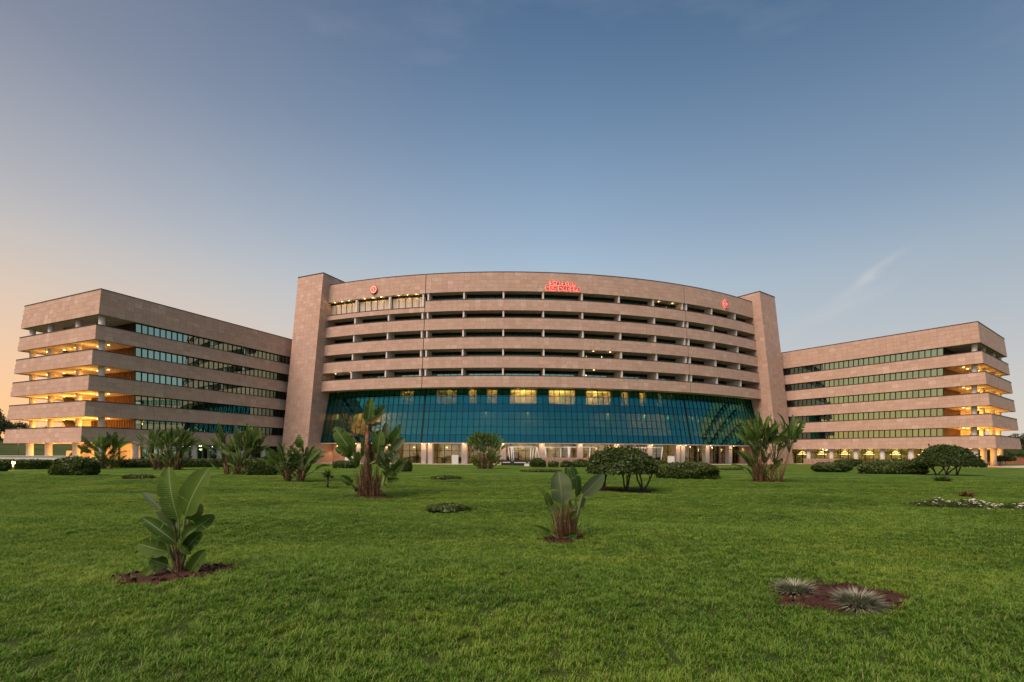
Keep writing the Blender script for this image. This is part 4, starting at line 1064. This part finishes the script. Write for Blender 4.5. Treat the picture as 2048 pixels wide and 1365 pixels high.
# clipped bushes: photograph left, right, foot row, top row, depth
HED = [
    ('clipped bush with loose top in front of the left wing corner', 104, 200, 952, 917, 2.0, 5000, .075, 31),
    ('small clipped box hedge at the foot of the left tower', 665, 712, 937, 923, 1.2, 1600, .07, 33),
    ('wide clipped hedge with a flat top, right of the umbrella tree', 1320, 1426, 959, 927, 2.4, 6500, .065, 34),
    ('dark rounded bush touching the right side of the umbrella tree', 1290, 1330, 946, 922, 1.8, 2200, .08, 35),
    ('rounded clipped bush in front of the right wing nearest its tower', 1630, 1694, 945, 926, 2.4, 3500, .08, 36),
    ('long clipped bush in front of the right wing beside the dark umbrella tree', 1724, 1842, 949, 921, 2.6, 6500, .075, 37),
    ('dark bush behind the rounded bush at the right rubble wall', 1672, 1716, 934, 920, 1.6, 2000, .10, 38),
    ('clipped hedge between the bright green clump and the left tower', 486, 556, 951, 918, 2.0, 4500, .07, 39),
    ('loose dark bush just right of the tallest clump', 790, 824, 944, 921, 1.4, 1800, .07, 40)]
for lab, x0, x1, yb, yt, dep, n, lf, sd in HED:
    a, b = ground_at(x0, yb), ground_at(x1, yb); c = (a+b)/2; w = (b-a).length; kk = 1+dep*.5/c.y; h = at_depth((x0+x1)/2, yt, c.y*kk).z-c.z; w *= kk; z_ = c.z; c = c*kk; c.z = z_; hedge('clipped_bush', lab, c, w*1.04, dep, h*1.03, n*2, lf, 'shrub_leaf', 'clipped bushes on the lawn', 2.8, sd)
# low shrubs below the rubble wall
for i, (x0, x1, lab) in enumerate(((1058, 1092, 'dark green'), (1096, 1118, 'low round'), (1120, 1142, 'small spreading'), (1142, 1180, 'wide dark'))):
    a, b = ground_at(x0, 934.5), ground_at(x1, 934.5); c = (a+b)/2
    hedge('low_shrub', lab+' shrub in the row below the pink rubble wall, '+('next to the sofas', 'second from the sofas', 'third from the sofas', 'under the umbrella tree')[i], c, (b-a).length, 1.4, (1.15, .75, .8, 1.0)[i], 1800, .10, 'shrub_leaf', 'shrubs below the rubble wall', 2.2, 50+i, 'shrub')
# long low hedges along the left wing and road
def long_hedge(p0, p1, dep, h, n, label, seed):
    c = (p0+p1)/2; d = p1-p0; hedge('long_hedge', label, c, d.length, dep, h, n, .10, 'shrub_leaf', 'long low hedges', 6., seed, 'hedge', math.atan2(d.y, d.x))
a, b = ground_at(215, 936), ground_at(560, 934); long_hedge(a, b, 1.6, 1.0, 9000, 'long low dark hedge along the foot of the left wing', 61)
a, b = ground_at(-60, 940), ground_at(118, 938); long_hedge(a, b, 1.6, .95, 7000, 'long low dark hedge behind the bollard lamp at the left edge', 62)
hedge('clipped_bush', 'round bush cut by the left edge of the picture beside the bollard lamp', ground_at(-6, 943), 1.7, 1.4, .9, 2400, .075, 'shrub_leaf', 'clipped bushes on the lawn', 2.3, 63)
# umbrella trees
umbrella_tree('broad umbrella tree with three forked trunks in a soil ring, right of the middle', ground_at(1243, 982), 3.15, 2.3, 1.98, .95, [(-.72, 0, 3), (.25, .1, 3), (1.0, -.05, 3)], 16000, 71, leaf=.05)
umbrella_tree('dark umbrella tree with several forked trunks in front of the right wing end', ground_at(1897, 951), 4.75, 3.0, 2.55, 1.45, [(-1.1, 0, 3), (-.1, .1, 3), (.75, 0, 2)], 15000, 72, leaf=.065)
umbrella_tree('small mushroom-shaped tree by the right wing columns, the left one', ground_at(1979, 932), 3.9, 2.6, 1.95, .8, [(0, 0, 1)], 3500, 73, leaf=.11)
umbrella_tree('small mushroom-shaped tree by the right wing columns, the middle one', ground_at(1999, 932), 3.2, 2.6, 1.8, .75, [(0, 0, 1)], 3000, 74, leaf=.11)
umbrella_tree('small mushroom-shaped tree by the right wing columns, the right one', ground_at(2011, 930.5), 3.0, 2.6, 1.95, .85, [(0, 0, 1)], 3000, 75, leaf=.11)
# soil beds
def soil(px, py, rx, ry, seed, lab=None, ridge=.03):
    c = ground_at(px, py); rg = random.Random(seed); m = MB(); n, k = 40, 9; prev = None
    ph = [rg.uniform(0, 6) for _ in range(4)]
    ring = []
    for i in range(k+1):
        cur = []
        for j in range(n):
            a = 2*PI*j/n; R = (1+.10*math.sin(2*a+ph[0])+.07*math.sin(3*a+ph[1])+.05*math.sin(7*a+ph[2])); f = i/k
            qx, qy = c.x+math.cos(a)*rx*R*f, c.y+math.sin(a)*ry*R*f; m.v.append((qx, qy, gz(qx, qy)+.006+(1-f*f)*ridge+rg.uniform(-.012, .016)*(1 if 0 < i < k else 0))); cur.append(len(m.v)-1)
        if prev:
            for j in range(n): m.f.append((prev[j], prev[(j+1) % n], cur[(j+1) % n], cur[j])); m.t.append(0.)
        prev = cur
    o = struct(m.build('soil_bed', 'red_soil', None, True)); fix_normals(o.data)
    m = MB()                        # clods and bits of dry leaf
    for _ in range(190):
        a = rg.uniform(0, 2*PI); q = math.sqrt(rg.random())*1.02; x, y = c.x+math.cos(a)*rx*q, c.y+math.sin(a)*ry*q; r_ = rg.uniform(.008, .028)
        e = [Vector((rg.uniform(-1, 1), rg.uniform(-1, 1), rg.uniform(-1, 1))).normalized()*r_ for _ in range(2)]; n_ = e[0].cross(e[1]).normalized()*r_*.6
        m.box((x, y, gz(x, y)+ridge*(1-min(1, q)**2)+r_*.4), e[0], e[1], n_)
    stuff(link('soil_clods', m.mesh('soil_clods'), 'red_soil', o, False)); return c, rx, ry
BEDS = [soil(355, 1149, .80, .55, 1), soil(1125, 1080, .50, .34, 2), soil(1670, 1192, .74, .56, 3), soil(1243, 983, 1.45, .75, 4), soil(740, 994, 1.1, .6, 5), soil(1522, 965, 1.4, .7, 6)]
# spiky silver plants
def tuft(label, loc, n, L, mat, seed, name='spiky_plant', wd=.014, flat=.3, group='spiky grey plants in the soil bed'):
    rg = random.Random(seed); r = thing(name, label, 'plant', loc, 0, group)
    m = MB()
    for i in range(n):
        a = rg.uniform(0, 2*PI); e = rg.uniform(flat, 1.35); d = Vector((math.cos(a)*math.cos(e), math.sin(a)*math.cos(e), math.sin(e))); l = L*rg.uniform(.55, 1.1); b = Vector((math.cos(a), math.sin(a), 0))*rg.uniform(0, .55)*L+Vector((0, 0, -.01))
        s = d.cross(Vector((0, 0, 1))).normalized()*wd; mid = b+d*l*.55; t_ = b+d*l+Vector((math.cos(a), math.sin(a), -.8))*l*.18; u = Vector((0, 0, wd*.5)); tn = rg.random()
        m.face([b-s*.7, b+s*.7, mid+s+u, mid-s+u], tn); m.face([mid-s+u, mid+s+u, t_], tn)
    stuff(link('blades', m.mesh('blades'), mat, r, False)); return r
tuft('silvery spiky tuft at the left end of the red soil bed in front', ground_at(1588, 1186), 900, .21, 'pale_leaf', 81, wd=.0055, flat=.0)
tuft('silvery spiky tuft at the right end of the red soil bed in front', ground_at(1716, 1212), 1000, .23, 'pale_leaf', 82, flat=.0, wd=.0055)
tuft('small grassy tuft in front of the dark umbrella tree at the right', ground_at(1884, 964), 220, .62, 'ground_leaf', 83, wd=.025, group='small tufts')
tuft('little reddish plant standing behind the white flower bed', ground_at(1933, 995), 60, .38, 'red_leaf', 84, wd=.03, flat=.5, group='small tufts')
r = thing('stake', 'thin wooden stake behind the small grassy tuft at the right', 'stake', ground_at(1890, 958)); m = MB(); m.tube([(0, 0, -.05), (.01, 0, 1.25)], [.03, .025], 6); link('pole', m.mesh('pole'), 'bark', r, False); m = MB(); m.tube([(-.25, 0, 1.0), (.25, 0, 1.05)], [.018, .018], 6); link('crossbar', m.mesh('crossbar'), 'bark', r, False)
# flat ground-cover patches
for i, (px, py, rx, ry, h, lab) in enumerate(((896, 1022, .66, .55, .17, 'low green ground-cover patch in the middle of the lawn'), (893, 959, 1.1, .8, .22, 'low ground-cover patch between the tallest clump and the notice board'), (1085, 944, 1.9, 1.2, .22, 'thin ground-cover patch in front of the rubble wall'), (278, 958, 1.1, .6, .25, 'small ground-cover patch right of the clipped bush at the left'), (517, 948, 1.6, .7, .3, 'pale ground-cover patch at the foot of the hedge by the left tower'), (1462, 940, 1.3, .8, .2, 'small ground-cover patch left of the right tower'))):
    hedge('ground_cover', lab, ground_at(px, py), rx*2, ry*2, h, 2600 if i else 3800, .045 if i == 0 else .07, 'ground_leaf', 'ground-cover patches', 2., 90+i, 'ground cover')
# white flower bed
c0, c1 = ground_at(1838, 1012), ground_at(2120, 1026); np.random.seed(5)
r = thing('flower_bed', 'bed of small white flowers at the right edge of the lawn', 'flowers', (c0+c1)/2); d = (c1-c0); n = 7000
t_ = np.random.rand(n); lat = np.random.normal(0, .30, n); base = np.array((c0-(c0+c1)/2)[:])+t_[:, None]*np.array(d[:]); pr_ = np.array([-d.y, d.x, 0])/d.length
hm = (.10+.16*np.abs(np.sin(t_*9+1))*np.exp(-lat**2/.12))*(.3+.7*(t_ > .12)); zz = np.random.rand(n)*hm
Pn = base+pr_*lat[:, None]; Pn[:, 2] = zz
v, f = leaf_cloud(Pn, np.tile([0, 0, 1.], (n, 1)), .035); stuff(cloud_obj('foliage', v, f, 'ground_leaf', r))
k = (t_ > .1) & (np.random.rand(n) < .008+.030*(np.sin(t_*17) > .3)); Pf = Pn[k].copy(); Pf[:, 2] = hm[k]*np.random.uniform(.5, 1.15, k.sum())+.02
vs_, fs_ = [], []
for q_ in range(5):
    a = 2*PI*q_/5; off = np.array([math.cos(a)*.022, math.sin(a)*.022, 0]); v, f = leaf_cloud(Pf+off, np.tile([0, -.6, 1.], (len(Pf), 1)), .024, .8, .3); vs_.append(v); fs_.append(f+len(v)*q_)
stuff(cloud_obj('blossoms', np.vstack(vs_), np.vstack(fs_), 'petal', r))

# ================================================================== LEFT EDGE: lamp, low wall, background
b = ground_at(27, 941); r = thing('bollard_lamp', 'lit bollard lamp in front of the hedge at the left edge', 'lamp', b)
m = MB(); m.tube([b, b+Vector((0, 0, .62))], [.09, .09], 14); m.build('post', 'grey_metal', r, True)
m = MB(); m.tube([b+Vector((0, 0, .62)), b+Vector((0, 0, .80))], [.12, .12], 14); m.build('lamp_head', 'lamp_warm', r, True)
m = MB(); m.tube([b+Vector((0, 0, .80)), b+Vector((0, 0, .86))], [.15, .13], 14); m.build('cap', 'grey_metal', r, True)
lamp('bollard_glow', b+Vector((0, -.3, .72)), 40, r, (1, .62, .2), .1)
a, b = at_depth(-80, 915, 58), at_depth(150, 915, 58); m = MB(); c = (a+b)/2; c.z = .62
m.box(c, Vector(((b.x-a.x)/2, 0, 0)), Vector((0, .2, 0)), Vector((0, 0, .62))); m.box(c+Vector((0, 0, .655)), Vector(((b.x-a.x)/2+.05, 0, 0)), Vector((0, .3, 0)), Vector((0, 0, .035)))
tag(m.build('garden_wall', 'white_render'), 'low white wall behind the hedge at the left edge', 'wall')
# grassy bank behind the left wing and wooded rise beyond
def terrain(name, x0, x1, y0, y1, hfun, mat, n=40):
    m = MB(); xs, ys = np.linspace(x0, x1, n), np.linspace(y0, y1, n)
    for y in ys:
        for x in xs: m.v.append((x, y, hfun((x-x0)/(x1-x0), (y-y0)/(y1-y0), x, y)))
    for j in range(n-1):
        for i in range(n-1): m.f.append((j*n+i, j*n+i+1, (j+1)*n+i+1, (j+1)*n+i)); m.t.append(0.)
    return struct(m.build(name, mat, None, True))
sm = lambda t: max(0, min(1, t))**2*(3-2*max(0, min(1, t)))
terrain('grass_bank', -260, -66, 92, 190, lambda u, v, x, y: -.3+6.0*sm(v*2.2)*sm((1-u)*3.5)*sm((1-v)*3)+.15*math.sin(x*.3+y*.2), 'bank_grass')
terrain('hill', 95, 420, 150, 420, lambda u, v, x, y: -.5+9*sm(v*2.)*sm(u*4)*sm((1-v)*4)+.5*math.sin(x*.05), 'bank_grass')
def far_tree(label, loc, h, w, seed, n=2600, mat='far_leaf'):
    np.random.seed(seed); rg = random.Random(seed); r = thing('far_tree', label, 'tree', loc, 0, 'trees beyond the hotel')
    vs_, fs_, o = [], [], 0
    for k in range(7):
        c = np.array([rg.uniform(-.3, .3)*w, rg.uniform(-.3, .3)*w, h*rg.uniform(.45, .85)]); D = sphere_dirs(n//7); R = w*rg.uniform(.2, .34)
        v, f = leaf_cloud(c+D*R*np.random.uniform(.55, 1., (len(D), 1))*np.array([1, 1, .8]), D, h*.035); vs_.append(v); fs_.append(f+o); o += len(v)
    stuff(cloud_obj('crown', np.vstack(vs_), np.vstack(fs_), mat, r))
    m = MB(); branch_mb(m, (0, 0, -.3), (rg.uniform(-.2, .2)*w*.3, 0, h*.6), h*.03, h*.015, .04, 5, seed)
    for k in range(3): branch_mb(m, (0, 0, h*.3), (rg.uniform(-.3, .3)*w, rg.uniform(-.3, .3)*w, h*.7), h*.015, h*.006, .08, 4, seed+k)
    link('trunk', m.mesh('trunk', True), 'bark', r, False)
for i, (px, Y, zb, h, w, lab) in enumerate(((2, 128, 5, 7.5, 8, 'dark tree rising at the left edge behind the wing'), (-40, 135, 5, 11, 10, 'tall tree just outside the left edge behind the wing'), (26, 150, 5, 7, 7, 'low dark tree behind the left wing end, beside the street lamp'), (-85, 120, 4, 9, 9, 'farthest left tree of the row behind the wing'), (70, 160, 4, 6.5, 8, 'low tree seen through the left terraces'), (95, 150, 4, 5, 6, 'small tree seen through the left terraces, rightmost'), (2046, 150, 0, 9, 9, 'hazy tree just right of the right wing'), (2085, 160, 1, 10, 10, 'tree outside the right edge'), (2024, 175, 0, 8, 9, 'small tree peeking past the right wing end'), (2130, 150, 1, 9, 9, 'far tree farthest to the right'))):
    p = at_depth(px, 905, Y); far_tree(lab, (p.x, p.y, zb), h, w, 200+i)
p = at_depth(2040, 905, 118)
o = hedge('long_hedge', 'long green hedge beyond the right wing, above the brick wall', (p.x+20, 126, 0), 70, 4, 4.4, 9000, .30, 'far_leaf', 'long low hedges', 6., 64, 'hedge')
m = MB(); m.box((p.x+24, 118, .75), Vector((32, 0, 0)), Vector((0, .2, 0)), Vector((0, 0, .75))); m.box((p.x+24, 118, 1.54), Vector((32.1, 0, 0)), Vector((0, .28, 0)), Vector((0, 0, .04)))
tag(m.build('brick_wall', 'red_brick'), 'low red brick wall beyond the right wing at the right edge', 'wall')
def street_lamp(px, py, Y, label, on=True):
    p = at_depth(px, py, Y); r = thing('street_lamp', label, 'lamp', (p.x, p.y, 0), 0, 'street lamps behind the left wing')
    m = MB(); m.tube([(p.x, p.y, 0), (p.x, p.y, p.z)], [.10, .06], 10); m.build('pole', 'grey_metal', r, True)
    m = MB(); m.box((p.x+.35, p.y, p.z+.02), Vector((.45, 0, 0)), Vector((0, .14, 0)), Vector((0, 0, .06))); m.build('arm', 'grey_metal', r)
    m = MB(); m.tube([(p.x+.55, p.y, p.z-.05), (p.x+.55, p.y, p.z-.25)], [.30, .26], 12); m.build('lamp_head', 'lamp_warm' if on else 'white_paint', r, True)
    if on: lamp('street_glow', (p.x+.55, p.y-.3, p.z-.6), 300, r, (1, .6, .2), .2)
street_lamp(37, 857, 98, 'lit street lamp seen between the two lowest stone bands of the left wing')
street_lamp(66, 860, 104, 'lit street lamp seen beside the end column of the left wing')

# ================================================================== GRASS
g = random.Random(9); m = MB(); PS = .25
cen = [(g.uniform(-PS/2, PS/2), g.uniform(-PS/2, PS/2), g.uniform(.6, 1.5)) for _ in range(22)]
for i in range(560):
    x, y = g.uniform(-PS/2, PS/2), g.uniform(-PS/2, PS/2); a = g.uniform(0, 2*PI)
    q_ = min(cen, key=lambda c_: (c_[0]-x)**2+(c_[1]-y)**2); dq = math.hypot(q_[0]-x, q_[1]-y); hk = q_[2]*math.exp(-(dq/.035)**2)+.35
    h = g.uniform(.022, .050)*hk; le = g.uniform(.15, 1.1)*h; w = g.uniform(.0018, .0040)
    b = Vector((x, y, -.004)); s = Vector((math.cos(a+1.57), math.sin(a+1.57), 0))*w; d = Vector((math.cos(a), math.sin(a), 0)); p1 = b+Vector((0, 0, h*.6))+d*le*.35; p2 = b+Vector((0, 0, h))+d*le; tn = g.random()
    m.face([b-s, b+s, p1+s*.8, p1-s*.8], tn); m.face([p1-s*.8, p1+s*.8, p2], tn)
grass = stuff(m.build('grass', 'grass_blade')); tag(grass, 'short mown grass blades covering the near lawn', 'grass')
ng = bpy.data.node_groups.new('scatter', 'GeometryNodeTree')
ng.interface.new_socket('Geometry', in_out='INPUT', socket_type='NodeSocketGeometry'); ng.interface.new_socket('Geometry', in_out='OUTPUT', socket_type='NodeSocketGeometry')
N_, L_ = ng.nodes, ng.links
gi, go = N_.new('NodeGroupInput'), N_.new('NodeGroupOutput')
Y0, Y1, XH = 2.4, 40.0, 46.0
gr = N_.new('GeometryNodeMeshGrid'); gr.inputs['Size X'].default_value = XH*2; gr.inputs['Size Y'].default_value = Y1-Y0
gr.inputs['Vertices X'].default_value = int(XH*2/PS)+1; gr.inputs['Vertices Y'].default_value = int((Y1-Y0)/PS)+1
tf = N_.new('GeometryNodeTransform'); tf.inputs['Translation'].default_value = (0, (Y0+Y1)/2, 0); L_.new(gr.outputs[0], tf.inputs[0])
ps_ = N_.new('GeometryNodeInputPosition'); sx = N_.new('ShaderNodeSeparateXYZ'); L_.new(ps_.outputs[0], sx.inputs[0])
def gm(op, a, b=None):
    n = N_.new('ShaderNodeMath'); n.operation = op
    for i, v in enumerate((a, b)):
        if v is None: continue
        if isinstance(v, (int, float)): n.inputs[i].default_value = v
        else: L_.new(v, n.inputs[i])
    return n.outputs[0]
cond = gm('GREATER_THAN', gm('ABSOLUTE', sx.outputs[0]), gm('ADD', gm('MULTIPLY', sx.outputs[1], 1.10), 2.0))
rv = N_.new('FunctionNodeRandomValue'); rv.data_type = 'FLOAT'
rnd_out = [o_ for o_ in rv.outputs if o_.type == 'VALUE' and o_.enabled][0] if [o_ for o_ in rv.outputs if o_.type == 'VALUE' and o_.enabled] else rv.outputs[1]
far = gm('GREATER_THAN', gm('DIVIDE', gm('SUBTRACT', sx.outputs[1], 13.), 26.), rnd_out); cond = gm('ADD', cond, far)
for c, rx, ry in BEDS[:4]:
    dx = gm('DIVIDE', gm('SUBTRACT', sx.outputs[0], c.x), max(rx-.04, .05)); dy = gm('DIVIDE', gm('SUBTRACT', sx.outputs[1], c.y), max(ry-.04, .05))
    cond = gm('ADD', cond, gm('LESS_THAN', gm('ADD', gm('MULTIPLY', dx, dx), gm('MULTIPLY', dy, dy)), 1.0))
de = N_.new('GeometryNodeDeleteGeometry'); de.domain = 'POINT'; L_.new(tf.outputs[0], de.inputs[0]); L_.new(gm('GREATER_THAN', cond, .5), de.inputs['Selection'])
ip = N_.new('GeometryNodeInstanceOnPoints'); L_.new(de.outputs[0], ip.inputs['Points']); L_.new(gi.outputs[0], ip.inputs['Instance'])
r2 = N_.new('FunctionNodeRandomValue'); r2.data_type = 'FLOAT_VECTOR'; r2.inputs['Min'].default_value = (0, 0, 0); r2.inputs['Max'].default_value = (.05, .05, 2*PI); r2.inputs['Seed'].default_value = 4
L_.new(r2.outputs[0], ip.inputs['Rotation']); ip.inputs['Scale'].default_value = (1.35, 1.35, 1.1)
r3 = N_.new('FunctionNodeRandomValue'); r3.data_type = 'FLOAT_VECTOR'; r3.inputs['Min'].default_value = (-.10, -.10, 0); r3.inputs['Max'].default_value = (.10, .10, 0); r3.inputs['Seed'].default_value = 8
sp_ = N_.new('GeometryNodeSetPosition'); L_.new(de.outputs[0], sp_.inputs[0]); L_.new(r3.outputs[0], sp_.inputs['Offset'])
X_, Y_ = sx.outputs[0], sx.outputs[1]
lin = lambda a, b, c_: gm('ADD', gm('ADD', gm('MULTIPLY', X_, a), gm('MULTIPLY', Y_, b)), c_)
fz = gm('MINIMUM', 1., gm('MAXIMUM', 0., gm('DIVIDE', gm('SUBTRACT', 40., Y_), 22.)))
hz = gm('ADD', gm('ADD', gm('MULTIPLY', gm('SINE', lin(.9, .5, 0.)), .05), gm('MULTIPLY', gm('SINE', lin(.35, -.8, 1.)), .06)), gm('MULTIPLY', gm('SINE', lin(.2, 1.3, 0.)), .04))
cz = N_.new('ShaderNodeCombineXYZ'); L_.new(gm('MULTIPLY', hz, fz), cz.inputs[2])
sp2 = N_.new('GeometryNodeSetPosition'); L_.new(sp_.outputs[0], sp2.inputs[0]); L_.new(cz.outputs[0], sp2.inputs['Offset']); L_.new(sp2.outputs[0], ip.inputs['Points'])
L_.new(ip.outputs[0], go.inputs[0])
md = grass.modifiers.new('scatter', 'NODES'); md.node_group = ng
